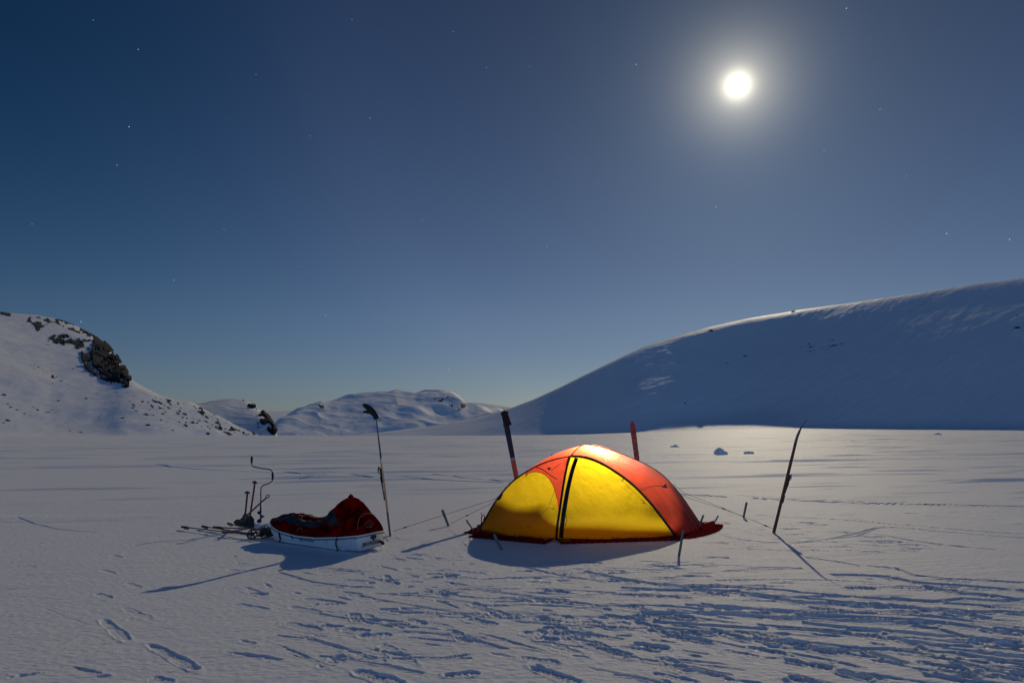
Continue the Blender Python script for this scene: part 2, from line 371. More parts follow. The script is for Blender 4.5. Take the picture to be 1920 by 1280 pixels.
# trampled snow: many soft prints and pole holes between tent, skis and the lower right
R2 = np.random.RandomState(5)
def in_zone(u, v):
    d = 0.0
    if 1330 < u < 1760 and 955 < v < 1035: d = max(d, .95)
    if 560 < u < 1350 and 1035 < v < 1100: d = max(d, .8)
    if 740 < u < 1420 and 1060 < v < 1160: d = max(d, .6)
    if 1100 < u < 1920 and 1110 < v < 1280 and v - 1090 > (1500 - u) * .20: d = max(d, .20)
    if 1150 < u < 1920 and 1085 < v < 1240: d = max(d, .22)
    if 420 < u < 1000 and 1040 < v < 1240: d = max(d, .16)
    if 980 < u < 1200 and 1140 < v < 1240: d = max(d, .25)
    if u < 420 and v > 960: d = max(d, .02)
    if 880 < u < 1330 and v < 1050: d = 0
    if 465 < u < 725 and v < 1058: d = 0
    return d
n = 0; tries = 0
while n < 620 and tries < 40000:
    tries += 1
    v = 950 + 330 * R2.rand(); u = 1920 * R2.rand()
    if R2.rand() > in_zone(u, v) * (.35 + .65 * min(1, (v - 880) / 180) * 1.0): continue
    p = gp(u, v); n += 1
    near_axis = -(.06 + .5 * min(1, max(0, (v - 1095) / 140))) + .14 * R2.randn() if u > 900 else -.35 + .35 * R2.randn()
    k = R2.rand()
    if k < (.22 if u > 900 else .08): boot(p.x, p.y, near_axis, .26 + .08 * R2.rand(), .09 + .04 * R2.rand(), .006 + .012 * R2.rand() ** 1.5, True, n)
    elif k < .88: blob(p.x, p.y, .08 + (.30 + .3 * (v > 1100)) * R2.rand() ** 1.6, .025 + .045 * R2.rand(), near_axis, .003 + .011 * R2.rand() ** 1.3, n)
    else:
        a = near_axis + .1 * R2.randn(); L = .3 + .8 * R2.rand()
        groove([(p.x, p.y), (p.x + L * .5 * math.cos(a), p.y + L * .5 * math.sin(a) + .03), (p.x + L * math.cos(a), p.y + L * math.sin(a))], .02 + .03 * R2.rand(), .005 + .007 * R2.rand(), seed=n)
# ski tracks
for k, (pl, w, d) in enumerate([
    ([(1095,1070),(1240,1096),(1420,1103),(1560,1116),(1700,1126),(1860,1136)], .07, .028),
    ([(1240,1096),(1400,1113),(1530,1124),(1660,1138),(1780,1146),(1925,1154)], .08, .034),
    ([(1380,1110),(1500,1130),(1640,1132),(1740,1143),(1860,1160)], .09, .034),
    ([(1625,1060),(1680,1064),(1720,1080),(1800,1086),(1925,1092)], .07, .022),
    ([(1560,1078),(1660,1080),(1710,1092),(1800,1098),(1925,1108)], .10, .036),
    ([(1730,1099),(1790,1110),(1860,1116),(1925,1126)], .11, .040),
    ([(1500,1150),(1600,1155),(1690,1160),(1790,1168),(1880,1184)], .08, .026),
    ([(1680,1168),(1750,1176),(1800,1192),(1860,1202),(1925,1210)], .07, .022),
    ([(1420,1170),(1500,1176),(1600,1185),(1650,1190)], .06, .02),
    ([(1430,1195),(1560,1208),(1640,1222),(1700,1242)], .06, .03),
    ([(1770,1192),(1850,1198),(1925,1200)], .05, .02),
    ([(1660,1192),(1700,1202),(1735,1216)], .07, .03),
    ([(1780,1240),(1840,1250),(1925,1270)], .08, .036),
    ([(1150,1090),(1060,1080),(980,1062)], .05, .018),
    ([(1340,1088),(1460,1086),(1640,1092)], .04, .014),
    ([(1510,1045),(1560,1052),(1610,1060)], .05, .02),
    ([(1400,1065),(1460,1064),(1505,1066)], .05, .018),
    ([(560,895),(680,888),(800,889),(960,902)], .10, .05), ([(250,868),(330,874),(420,880),(560,885),(700,893),(940,903)], .14, .05),
    ([(1250,925),(1340,930),(1460,937),(1640,944),(1925,950)], .12, .06), ([(1385,928),(1500,935),(1700,941)], .07, .03),
    ([(1210,855),(1400,857),(1925,858)], .16, .07), ([(860,852),(1000,850),(1120,852)], .14, .05), ([(1500,825),(1700,828),(1925,827)], .2, .08),
    ([(1300,985),(1380,1010),(1500,1018),(1600,1000),(1660,988),(1780,998),(1925,1008)], .06, .022),
    ([(1420,965),(1560,972),(1700,985),(1925,1002)], .05, .02), ([(1640,1000),(1740,1018),(1870,1030)], .06, .022),
    ([(1490,1018),(1560,1010),(1610,1004),(1640,992)], .05, .018),
    ([(30,970),(110,990),(180,995)], .05, .016), ([(540,1140),(700,1166),(860,1182)], .03, .010), ([(520,1070),(600,1090),(700,1100)], .04, .012),
    ([(700,1120),(830,1142),(900,1160)], .03, .010), ([(80,1140),(160,1168),(230,1180)], .03, .003)]):
    groove([P2(*p) for p in pl], w, d * (.72 if d < .045 else .85), seed=k * 5 + 1, gaps=.12 if d > .015 else 0)
# wandering ski and pulk tracks that fan out towards the lower right
for k in range(28):
    u = 1120 + 780 * R2.rand(); v = 1098 + 170 * R2.rand() ** 1.2
    if v - 1095 > (u - 900) * .42: continue
    p = gp(u, v); a = -(.05 + .42 * min(1, (v - 1095) / 140)) + .07 * R2.randn(); L = .6 + 1.7 * R2.rand(); pts = []
    for q in range(6):
        t_ = q / 5; pts.append((p.x + L * t_ * math.cos(a), p.y + L * t_ * math.sin(a) + .05 * R2.randn() * (0 < q < 5)))
    groove(pts, .045 + .06 * R2.rand(), .010 + .014 * R2.rand(), rim=.25, seed=900 + k)
# cleared, wind-packed snow close round the tent
Zn = Zg.astype(np.float32)
tx, ty = 1.25, 10.4
dd = np.sqrt(((GX - tx) / 2.2) ** 2 + ((GY - ty) / 1.75) ** 2)
Zn = Zn * sstep(.75, 1.05, dd) + 0
co = np.stack([GX, GY, Zn], -1).reshape(-1, 3).astype(np.float32)
I = np.arange(NR - 1)[:, None] * NA; J = np.arange(NA)[None, :]; J2 = (J + 1) % NA
quads = np.stack([I + J, I + J2, I + NA + J2, I + NA + J], -1).reshape(-1, 4).astype(np.int32)[:, ::-1]
def np_mesh(name, co, quads, m, smooth=True):
    me = bpy.data.meshes.new(name); me.vertices.add(len(co)); me.vertices.foreach_set('co', np.ascontiguousarray(co, dtype=np.float32).ravel())
    me.loops.add(quads.size); me.loops.foreach_set('vertex_index', np.ascontiguousarray(quads).ravel().astype(np.int32))
    me.polygons.add(len(quads)); me.polygons.foreach_set('loop_start', np.arange(0, quads.size, 4, dtype=np.int32))
    try: me.polygons.foreach_set('loop_total', np.full(len(quads), 4, dtype=np.int32))
    except Exception: pass
    if smooth: me.polygons.foreach_set('use_smooth', np.ones(len(quads), dtype=bool))
    me.materials.append(m); me.update(calc_edges=True); me.validate()
    o = bpy.data.objects.new(name, me); COL.objects.link(o); return o
ground = np_mesh('snow_ground', co, quads, M['snow']); tag(ground, kind='structure')
def gz(x, y):
    r = math.hypot(x, y); az = math.atan2(x, y)
    i = int(np.clip(np.searchsorted(RR, r), 1, NR - 1)); j = int(np.clip(np.searchsorted(dense, az), 1, len(dense) - 1))
    return float(Zn[i, j])

# ------------------------------------------------------------------ hills: height fields with toe distance, slope and skyline
class Hill:
    pass
def hill(name, sil, toe, slope, nu, nr, noise, m, u0=None, u1=None, knee=.62, back=1.0, lmax=900, soft=None, crest=False, sm=9):
    """sil: skyline points in the photo; toe(az): distance of the foot; slope(az): steepness of the face (deg)"""
    su = np.array([p[0] for p in sil], float); sv = np.array([p[1] for p in sil], float)
    us = np.linspace(u0 if u0 is not None else su[0], u1 if u1 is not None else su[-1], nu)
    if su[0] < -400: us = np.concatenate([np.linspace(su[0], -40, nu // 6), np.linspace(-39, su[-1], nu - nu // 6)])
    if su[-1] > 2300: us = np.concatenate([np.linspace(su[0], 1960, nu - nu // 6), np.linspace(1962, su[-1], nu // 6)])
    vs = np.interp(us, su, sv)
    k = np.ones(5) / 5; vs = np.convolve(np.pad(vs, 2, 'edge'), k, 'valid')
    d = [ray(a, b) for a, b in zip(us, vs)]
    az = np.array([math.atan2(q.x, q.y) for q in d]); te = np.array([q.z / math.hypot(q.x, q.y) for q in d])
    T = toe(az); S = np.tan(np.radians(slope(az)))
    tau = np.linspace(0, 1.6, nr); taus = np.linspace(0, 1.6, 400)
    sl = sstep(0, .16, taus) * (1 - .86 * sstep(knee, 1.12, taus)) - .25 * sstep(1.0, 1.6, taus)
    if crest: sl = sstep(0, .14, taus) * (1 - crest * sstep(.30, .62, taus)) * (1 - .80 * sstep(.95, 1.12, taus)) - .25 * sstep(1.1, 1.6, taus)
    Q = np.concatenate([[0], np.cumsum((sl[1:] + sl[:-1]) / 2 * np.diff(taus))])
    sl2 = .40 * sstep(0, .05, taus) * (1 - sstep(.14, .30, taus)) + sstep(.14, .30, taus) * (1 - (crest or .1) * sstep(.35, .66, taus)) * (1 - .80 * sstep(.95, 1.12, taus)) - .25 * sstep(1.1, 1.6, taus)
    Q2_ = np.concatenate([[0], np.cumsum((sl2[1:] + sl2[:-1]) / 2 * np.diff(taus))])
    mxs = np.zeros(nu if len(us) == nu else len(us)) if soft is None else soft(az)
    QQ = Q[None, :] * (1 - mxs[:, None]) + Q2_[None, :] * mxs[:, None]
    h0 = base_z(T, az); lo = np.full(nu, .5); hi = np.full(nu, float(lmax))
    for _ in range(40):
        L = (lo + hi) / 2
        ang = ((h0[:, None] + L[:, None] * S[:, None] * QQ - H) / (T[:, None] + L[:, None] * taus[None, :])).max(1)
        lo = np.where(ang < te, L, lo); hi = np.where(ang < te, hi, L)
    L = (lo + hi) / 2
    kk = np.ones(sm) / sm
    L = np.convolve(np.pad(L, sm // 2, 'edge'), kk, 'valid')
    R = T[:, None] + L[:, None] * tau[None, :]; A = np.repeat(az[:, None], nr, 1)
    Z = h0[:, None] + L[:, None] * S[:, None] * np.array([np.interp(tau, taus, q_) for q_ in QQ])
    X = R * np.sin(A); Y = R * np.cos(A)
    fade = sstep(0, .12, tau)[None, :] * np.clip(L[:, None] / 20, 0, 1)
    Z = Z + noise(X, Y) * fade
    Z = Z - (1 - sstep(0, .03, tau)[None, :]) * 1.5
    h = Hill(); h.X, h.Y, h.Z, h.T, h.L, h.az, h.us, h.tau = X, Y, Z, T, L, az, us, tau
    co = np.stack([X, Y, Z], -1); h.co = co
    Iq = np.arange(nu - 1)[:, None] * nr; Jq = np.arange(nr - 1)[None, :]
    h.quads = np.stack([Iq + Jq, Iq + nr + Jq, Iq + nr + Jq + 1, Iq + Jq + 1], -1).reshape(-1, 4)
    # image position of every vertex, to know where the photo shows rock
    c, s = math.cos(PITCH), math.sin(PITCH)
    fw = Y * c + (Z - H) * s; up = -Y * s + (Z - H) * c
    h.U = 960 + F * X / fw; h.V = 640 - F * up / fw
    h.name = name; h.m = m
    return h
def finish_hill(h, rockmask=None, rockname='rock_face', label=None, amp=1.0, relief=1.0, soft=None):
    flat = h.co.reshape(-1, 3)
    q = h.quads
    o = np_mesh(h.name, flat, q, h.m); tag(o, kind='structure'); h.obj = o
    if rockmask is not None:
        mk = rockmask.reshape(-1); fm = (mk[q] > .5).sum(1) >= 3
        qq = q[fm]; used, inv = np.unique(qq, return_inverse=True); qq = inv.reshape(-1, 4)
        N = np.array([v.vector[:] for v in o.data.vertex_normals])[used] if hasattr(o.data, 'vertex_normals') else np.zeros((len(used), 3))
        x, y, z = flat[used].T
        dsp = relief * (.35 + .65 * np.abs(fbm(x / (6 * amp) + z * .21, y / (6 * amp) - z * .17, 4, 91, .6)) * 1.6)
        # quantised steps make ledges and cracks
        dsp = dsp + relief * .5 * (hash2(np.floor(x / (2.2 * amp)), np.floor(z / (1.6 * amp)), 5) * .5 + .5)
        cnt = np.bincount(qq.ravel(), minlength=len(used)); edge = cnt < 4
        if soft is not None: dsp = dsp * soft.reshape(-1)[used]
        dsp = np.where(edge, -.12 * relief, dsp)
        p2 = flat[used] + N * dsp[:, None]
        r = np_mesh(rockname, p2, qq, M['rock'], smooth=False)
        if label: tag(r, label, 'rock')
        return r
def hit(h, u, v):
    d = ray(u, v); az = math.atan2(d.x, d.y); te = d.z / math.hypot(d.x, d.y)
    i = int(np.clip(np.searchsorted(h.az, az), 0, len(h.az) - 1))
    R = np.hypot(h.X[i], h.Y[i]); e = (h.Z[i] - H) / R
    k = np.argmax(e >= te)
    if e.max() < te: k = int(np.argmax(e))
    return Vector((h.X[i, k], h.Y[i, k], h.Z[i, k]))

def n_right(x, y):
    a = x * .90 + y * .43; b = -x * .43 + y * .90
    return 1.3 * fbm(x / 80, y / 80, 3, 101) + .26 * fbm(x / 31, y / 24, 3, 103) + .10 * fbm(a / 13, b / 3.2, 3, 107) + .06 * fbm(a / 3, b / 1.1, 2, 109)
right = hill('right_hill', [(600,822),(700,812),(800,800),(880,785),(920,775),(960,762),(1000,746),(1060,719),(1100,699),(1160,671),(1210,649),(1260,634),(1330,615),
    (1400,600),(1490,584),(1600,567),(1700,552),(1800,537),(1920,520),(2050,505),(2200,500),(2500,540),(2800,620),(3200,720)],
    lambda az: 260 + 60 * (1 - sstep(-.15, .2, az)) - 10 * sstep(.3, .8, az),
    lambda az: 12 + 16.5 * sstep(-.09, .18, az) + 1.5 * sstep(.3, .6, az), 1000, 380, n_right, M['hill_snow'], crest=.095, soft=lambda az: .9 * np.exp(-((az - .30) / .10) ** 2) + .5 * np.exp(-((az - .06) / .07) ** 2))
def poly_in(U, V, poly):
    ins = np.zeros(U.shape, bool); n = len(poly)
    for i in range(n):
        x0, y0 = poly[i]; x1, y1 = poly[(i + 1) % n]
        c = ((y0 > V) != (y1 > V)) & (U < (x1 - x0) * (V - y0) / (y1 - y0 + 1e-9) + x0)
        ins ^= c
    return ins
finish_hill(right)

def n_left(x, y):
    a = x * .5 + y * .86; b = -x * .86 + y * .5
    return 1.6 * fbm(x / 60, y / 60, 3, 201) + .45 * fbm(a / 14, b / 8, 3, 203) + .16 * fbm(a / 3.5, b / 2, 3, 207)
left = hill('left_hill', [(-1300,620),(-700,560),(-300,560),(0,586),(60,593),(110,600),(150,616),(190,638),(212,660),(226,690),(236,706),(255,724),(300,745),(360,757),(400,775),(440,798),(480,814),(522,825),(560,830)],
    lambda az: 135 * np.exp(1.0 * (np.clip(az, -1.1, -.1) + .64)), lambda az: 14.5 + 3 * sstep(-.55, -.35, az), 760, 420, n_left, M['hill_snow'], knee=.6, sm=21)
nz = fbm(left.U / 12, left.V / 9, 4, 301, .7)
m1 = poly_in(left.U, left.V, [(84,640),(100,628),(125,626),(140,640),(150,632),(165,640),(158,618),(190,636),(216,658),(240,700),(250,724),(236,728),(214,722),(186,710),(160,694),(152,672),(150,655),(128,652)])
core = poly_in(left.U, left.V, [(172,646),(196,642),(218,662),(238,704),(236,722),(214,716),(190,700),(172,684)])
m2 = poly_in(left.U, left.V, [(55,594),(90,594),(140,606),(200,640),(190,642),(130,618),(100,604),(92,606),(72,622),(62,618),(48,606)])
m3 = poly_in(left.U, left.V, [(0,584),(22,588),(20,594),(0,590)])
mask = (m1 & (nz > -.06)) | (core & (nz > -.34)) | (m2 & (fbm(left.U / 9, left.V / 6, 3, 305) > -.08)) | (m3 & (nz > -.3))
# thin rock streaks showing through the lower slope
a_ = left.U * .87 + left.V * .5; b_ = -left.U * .5 + left.V * .87
st = fbm(a_ / 10, b_ / 2.6, 3, 311, .6)
low = poly_in(left.U, left.V, [(300,746),(360,757),(400,775),(440,800),(510,822),(470,823),(420,815),(350,802),(270,778),(240,752)])
mask |= low & (st > .31)
mask |= poly_in(left.U, left.V, [(55,680),(80,684),(130,718),(120,724),(80,702),(58,692)]) & (st > .12)
mask |= poly_in(left.U, left.V, [(0,750),(40,758),(100,772),(98,780),(50,782),(0,768)]) & (st > .30)
mask &= (np.arange(len(left.tau))[None, :] > 6)
finish_hill(left, mask, 'rock_face', 'dark broken rock face with snow patches on the left hillside', relief=1.0, soft=np.where(core, .8, np.where(m1, .5, .2)))

def n_2(x, y): return 5 * fbm(x / 90, y / 90, 4, 221) + .8 * fbm(x / 14, y / 10, 3, 223)
second = hill('second_hill', [(250,790),(320,770),(365,755),(395,752),(430,751),(462,754),(482,766),(500,780),(512,798),(520,818),(540,832)],
    lambda az: 420 + az * 0, lambda az: 22 + az * 0, 220, 200, n_2, M['hill_snow'], knee=.55)
nz2 = fbm(second.U / 9, second.V / 7, 4, 321, .6)
mk2 = (poly_in(second.U, second.V, [(478,765),(492,772),(508,785),(518,800),(520,822),(508,814),(496,802),(486,790)]) & (nz2 > -.08)) | \
      (poly_in(second.U, second.V, [(455,750),(480,762),(476,768),(455,756)]) & (nz2 > .1)) | (poly_in(second.U, second.V, [(440,770),(475,782),(500,815),(470,800)]) & (nz2 > .33))
mk2 &= (np.arange(len(second.tau))[None, :] > 4)
finish_hill(second, mk2, 'rock_face', 'dark rock nose at the right end of the second hill', amp=1.4, relief=2.0)

def n_mid(x, y):
    r = 1 - np.abs(fbm(x / 300 + .3, y / 300, 4, 241, .5)) * 2
    return 22 * (r - .5) + 13 * fbm(x / 150, y / 150, 3, 243) + 2.0 * (1 - np.abs(fbm(x / 60, y / 60, 3, 247)) * 2) + 1.5 * fbm(x / 40, y / 30, 3, 245)
mid = hill('middle_mountain', [(490,840),(520,800),(545,787),(560,777),(580,768),(600,760),(620,758),(640,750),(660,745),(680,741),(700,744),(720,739),(745,737),(762,742),(780,745),
    (800,739),(830,736),(848,740),(862,746),(872,758),(890,764),(930,768),(980,776),(1040,800)],
    lambda az: 1500 + az * 0, lambda az: 17 + az * 0, 460, 280, n_mid, M['far_snow'], knee=.55, lmax=3000)
nz3 = fbm(mid.U / 7, mid.V / 4, 3, 331, .6)
mk3 = ((poly_in(mid.U, mid.V, [(830,738),(862,744),(878,764),(862,772),(840,760),(812,748)]) & (nz3 > .25)) | (poly_in(mid.U, mid.V, [(595,758),(608,760),(608,766),(598,764)]) & (nz3 > 0))
       | (poly_in(mid.U, mid.V, [(780,738),(796,742),(794,748),(780,742)]) & (nz3 > 0)))
finish_hill(mid)
mid.obj.data.materials.append(M['rock'])       # thin rock bands showing through the snow near its top
mid.obj.data.polygons.foreach_set('material_index', ((mk3.reshape(-1)[mid.quads] > .5).sum(1) >= 3).astype(np.int32))
def n_far(x, y): return 20 * fbm(x / 900, y / 700, 3, 261)
far = hill('far_plateau', [(300,790),(440,776),(490,772),(560,770),(700,768),(840,760),(880,754),(925,757),(960,765),(1100,790)],
    lambda az: 5200 + az * 0, lambda az: 7 + az * 0, 160, 90, n_far, M['far_snow'], knee=.6, lmax=6000)
finish_hill(far)

# ------------------------------------------------------------------ boulders
def rock_mesh(seed, flat=.6):
    import bmesh
    bm = bmesh.new(); bmesh.ops.create_icosphere(bm, subdivisions=3, radius=1)
    r = random.Random(seed); pl = [(Vector((r.uniform(-1,1), r.uniform(-1,1), r.uniform(-.6,1))).normalized(), r.uniform(.45,.85)) for _ in range(11)]
    for v in bm.verts:
        for nn, d in pl:
            e = v.co.dot(nn) - d
            if e > 0: v.co -= nn * e
        v.co *= 1 + .05 * math.sin(v.co.x * 9 + seed) * math.cos(v.co.y * 11)
        v.co.z *= flat
    me = bpy.data.meshes.new('boulder'); bm.to_mesh(me); bm.free(); me.materials.append(M['rock']); return me
RM = [rock_mesh(k) for k in range(7)]
SM = []
for k in range(3):
    me = rock_mesh(20 + k, .55); me.materials.clear(); me.materials.append(M['snow']); SM.append(me)
def boulder(p, w, hgt, label, cat='boulder', group=None, mesh=None, rz=None, name='boulder', sink=.25):
    o = bpy.data.objects.new(name, mesh or rnd.choice(RM)); COL.objects.link(o)
    o.location = (p.x, p.y, p.z - hgt * sink); o.scale = (w / 2 * 1.1, w / 2 * rnd.uniform(.6, 1), hgt * .8)
    o.rotation_euler = (rnd.uniform(-.15, .15), rnd.uniform(-.2, .2), rnd.uniform(0, 6.3) if rz is None else rz)
    tag(o, label, cat, group); return o
ORD = ('first second third fourth fifth sixth seventh eighth ninth tenth eleventh twelfth thirteenth fourteenth fifteenth sixteenth seventeenth eighteenth nineteenth').split()
def ordinal(n):
    if n < 20: return ORD[n - 1]
    t, u_ = divmod(n, 10); w = {2: 'twent', 3: 'thirt', 4: 'fort'}[t]
    return w + 'ieth' if u_ == 0 else w + 'y-' + ORD[u_ - 1]
def rock_row(h, rocks, where, group):
    for k, (u, v, w, hh) in enumerate(sorted(rocks)):
        size = 'flat' if hh < w * .36 else ('larger' if w >= 10 else 'small')
        px_rock(h, u, v, w, hh, '%s dark boulder, %s from the left %s' % (size, ordinal(k + 1), where), group)
def px_rock(h, u, v, wpx, hpx, label, group=None):
    p = hit(h, u, v); s = p.y / F
    boulder(p, wpx * s, hpx * s, label, group=group, rz=rnd.uniform(-.3, .3))
for (u, v, w, hh, lb) in [(7,740,16,8,'large dark boulder low on the left hill at the picture edge, upper of two'),
        (12,789,20,11,'large dark boulder low on the left hill at the picture edge, lower of two'),
        (107,751,11,7,'lone dark boulder on open snow between two rows of rocks, left hill'),
        (136,692,9,6,'lone dark boulder just left below the rock face'),
        (88,646,11,8,'dark boulder above the left end of the rock face'),
        (131,808,9,6,'dark boulder at the foot of the left hill, upper of a close pair'),
        (149,811,10,5,'dark boulder at the foot of the left hill, lower of a close pair'),
        (185,785,7,6,'small dark boulder standing alone in the middle of the lower left hill'),
        (360,792,12,9,'round dark boulder in the rocky end of the left hill, biggest there'),
        (389,811,9,8,'dark boulder at the foot of the rocky end of the left hill'),
        (318,760,6,4,'small dark boulder right on the descending skyline of the left hill')]:
    px_rock(left, u, v, w, hh, lb)
rock_row(left, [(4,793,9,6),(14,757,10,5),(20,763,12,6),(30,769,12,5),(44,777,9,5),(56,779,5,3),(60,763,6,3),(70,768,12,6),(87,773,15,5),(96,769,7,5),(108,796,4,3),
        (122,794,5,3)], 'of the scatter low on the left hillside', 'boulders on the lower left hillside')
rock_row(left, [(64,684,7,4),(70,688,9,4),(79,694,10,4),(86,697,7,3),(102,709,10,4),(111,714,11,4),(125,721,8,3),(99,720,5,2.5),(52,712,7,2),(22,661,3,2),(33,631,4,3)], 'in the slanting row below the rock face', 'boulders in the row below the rock face')
rock_row(left, [(160,746,9,3.5),(201,729,6,3),(219,736,8,3),(213,783,7,4),(230,783,12,5),(248,764,12,3),(257,770,11,3.5),(262,760,8,4),(242,751,9,3.5),(276,796,16,5),(303,803,8,4),
        (322,806,8,4),(309,772,8,7),(350,784,10,7),(338,765,7,3),(414,803,10,9),(432,800,11,9),(408,786,9,9),(423,792,6,4),(400,777,10,4),(388,784,8,5),(372,770,7,3),(456,814,7,3),
        (179,764,5,3),(195,757,4,3),(190,777,4,3),(270,752,4,2),(291,745,5,2),(330,778,5,3),(300,786,10,3),(312,792,8,3),(285,776,8,3),(365,816,5,3),(375,818,4,2),(340,800,5,3),
        (445,806,7,4),(335,751,7,2.5),(345,757,6,3),(243,790,4,3),(238,736,6,3)], 'on the slope right of the rock face', 'boulders on the slope right of the rock face')
rock_row(right, [(1500,651,5,3),(1508,649,5,3),(1515,645,10,6),(1521,650,8,4),(1527,648,4,3),(1519,658,8,3),(1526,657,5,3),(1538,652,5,3),(1545,652,6,3),(1550,655,6,4),
        (1556,650,6,4),(1563,648,10,7),(1570,646,7,5),(1578,644,8,6),(1559,638,8,2.5),(1513,660,4,2),(1553,648,5,3)], 'in the cluster halfway up the right hill', 'boulders in the cluster on the right hill')
for (u, v, w, hh, lb) in [(1332,620,9,8,'dark rock just under the skyline of the right hill'), (1488,584,9,5,'dark rock on the skyline of the right hill, highest one'),
        (1397,667,9,3.5,'small dark rock on the right hill, below and left of the cluster'), (1284,756,5,4,'small dark rock low on the shaded slope straight above the tent side'),
        (1362,681,5,2,'tiny dark rock on the right hill between the skyline rock and the shadow'), (1262,644,3,3,'tiny dark rock near the left skyline of the right hill'),
        (1905,590,6,3,'tiny dark rock at the right picture edge, upper'), (1910,614,14,3,'low dark rock band at the right picture edge, lower')]:
    px_rock(right, u, v, w * 1.15, hh * 1.7, lb)
# lumps of snow on the lake
for (u, v, w, hh, lb) in [(1264,838,20,7,'small snow lump on the lake right of the red ski'), (1348,850,32,12,'largest snow lump, on the lake between tent and right ski'),
        (1403,849,22,7,'low snow lump just right of the largest one'), (1757,813,15,5,'tiny snow lump far right near the hill shadow')]:
    p = gp(u, v); s = p.y / F; p.z = gz(p.x, p.y)
    import bmesh
    bm = bmesh.new(); r = random.Random(int(u))
    for k in range(7):
        q = bmesh.ops.create_icosphere(bm, subdivisions=2, radius=1)
        sx = w * s * r.uniform(.12, .26); ox = r.uniform(-.36, .36) * w * s; hz = hh * s * r.uniform(.5, 1) * (1 - abs(ox) / (w * s))
        for vv in q['verts']:
            c = vv.co; j = 1 + .18 * math.sin(c.x * 7 + k) * math.cos(c.y * 6 + c.z * 5)
            vv.co = Vector((c.x * sx * j + ox, c.y * sx * j + r.uniform(-.0, .0) + (k % 3 - 1) * sx * .6, c.z * hz * j))
    me = bpy.data.meshes.new('snow_lump'); bm.to_mesh(me); bm.free(); me.materials.append(M['snow'])
    o = bpy.data.objects.new('snow_lump', me); COL.objects.link(o); o.location = p; tag(o, lb, 'snow lump')
# little rock mound far out on the left
for (u, v, w, hh, lb) in [(606,825,10,4,'tiny dark rock mound far out on the lake left of the mitten ski'), (585,816,4,2,'tiny dark rock on the far snow rise before the middle mountain')]:
    d = ray(u, v); Y = 150; p = at(u, v, Y); boulder(Vector((p.x, p.y, float(base_z(np.array(math.hypot(p.x, p.y)), np.array(math.atan2(p.x, p.y)))))), w * Y / F, hh * Y / F, lb)

# ------------------------------------------------------------------ tent
tent = empty('dome_tent', (1.2, 10.3, 0)); tag(tent, 'yellow and red dome tent lit from inside, standing on the snow', 'tent')
def arc(pts, n=61):
    return cr([at(u, v, y) for u, v, y in pts], n)
Lg, Cg, Rg, Bg = gp(897, 1001), gp(1042, 1012), gp(1268, 1007), gp(1313, 983)
aL = arc([(897,999,Lg.y),(908,976,9.86),(932,936,9.90),(962,902,9.95),(1000,877,10.0),(1034,863,10.02),(1070,855,10.0)])
aC = arc([(1043,1011,Cg.y),(1045,985,9.16),(1051,945,9.28),(1057,905,9.48),(1063,875,9.72),(1070,855,10.0)])
aR = arc([(1268,1006,Rg.y),(1250,982,9.44),(1222,946,9.55),(1190,912,9.68),(1158,887,9.78),(1125,867,9.88),(1097,857,9.95),(1070,855,10.0)])
T = at(1105, 834, 10.6)
aB = arc([(1313,982,Bg.y),(1297,957,11.0),(1272,922,11.05),(1242,890,11.05),(1212,871,11.0),(1178,856,10.9),(1140,842,10.75),(1105,834,10.6)])
aK = cr([Vector((.45, 11.9, 0)), Vector((.55, 11.95, .45)), Vector((.75, 11.7, .85)), Vector((1.0, 11.2, 1.12)), T], 61)
top = cr([at(1070,855,10.0), at(1081,842,10.2), at(1093,835,10.4), T], 61)
def bez(a, b, k, n):                  # bulged ground line
    m = (a + b) / 2; d = (b - a); o = Vector((d.y, -d.x, 0)).normalized() * k; return [a.lerp(b, i/(n-1)) + o * (4 * (i/(n-1)) * (1 - i/(n-1))) for i in range(n)]
def coons(A, B, bot, topc, bulge, ns=90, nt=90, outward=None, wr=None):
    A = [A[int(round(i * (len(A)-1) / nt))] if False else None for i in range(0)] or A
    def s_(c, t): q = t * (len(c) - 1); i = min(int(q), len(c) - 2); return c[i].lerp(c[i+1], q - i)
    c00, c10, c01, c11 = A[0], B[0], A[-1], B[-1]; P = []
    for j in range(nt + 1):
        t = j / nt; row = []
        for i in range(ns + 1):
            s = i / ns
            p = s_(A, t) * (1-s) + s_(B, t) * s + s_(bot, s) * (1-t) + s_(topc, s) * t - (c00*(1-s)*(1-t) + c10*s*(1-t) + c01*(1-s)*t + c11*s*t)
            row.append(p)
        P.append(row)
    # bulge along local normal
    Q = [[None] * (ns + 1) for _ in range(nt + 1)]
    for j in range(nt + 1):
        for i in range(ns + 1):
            a = P[j][max(i-1, 0)]; b = P[j][min(i+1, ns)]; c = P[max(j-1, 0)][i]; d = P[min(j+1, nt)][i]
            nn = (b - a).cross(d - c)
            nn = nn.normalized() if nn.length > 1e-9 else Vector((0, -1, 0))
            s, t = i / ns, j / nt
            k = bulge * 4 * s * (1-s) * math.sin(math.pi * min(1, t * .9 + .08)) ** .7 * (1 - t * .3)
            if t == 0: k = 0
            if wr: k += wr(s, t)
            Q[j][i] = P[j][i] + nn * k
    return Q
def surf(name, Q, m, parent, keep=None):
    nt, ns = len(Q) - 1, len(Q[0]) - 1; mb = MB(); vs = [p for r in Q for p in r]; fs = []
    for j in range(nt):
        for i in range(ns):
            f = (j*(ns+1)+i, j*(ns+1)+i+1, (j+1)*(ns+1)+i+1, (j+1)*(ns+1)+i)
            if keep is None or keep((vs[f[0]] + vs[f[2]]) / 2): fs.append(f)
    mb.add(vs, fs); o = mb.build(name, m, parent)
    return o
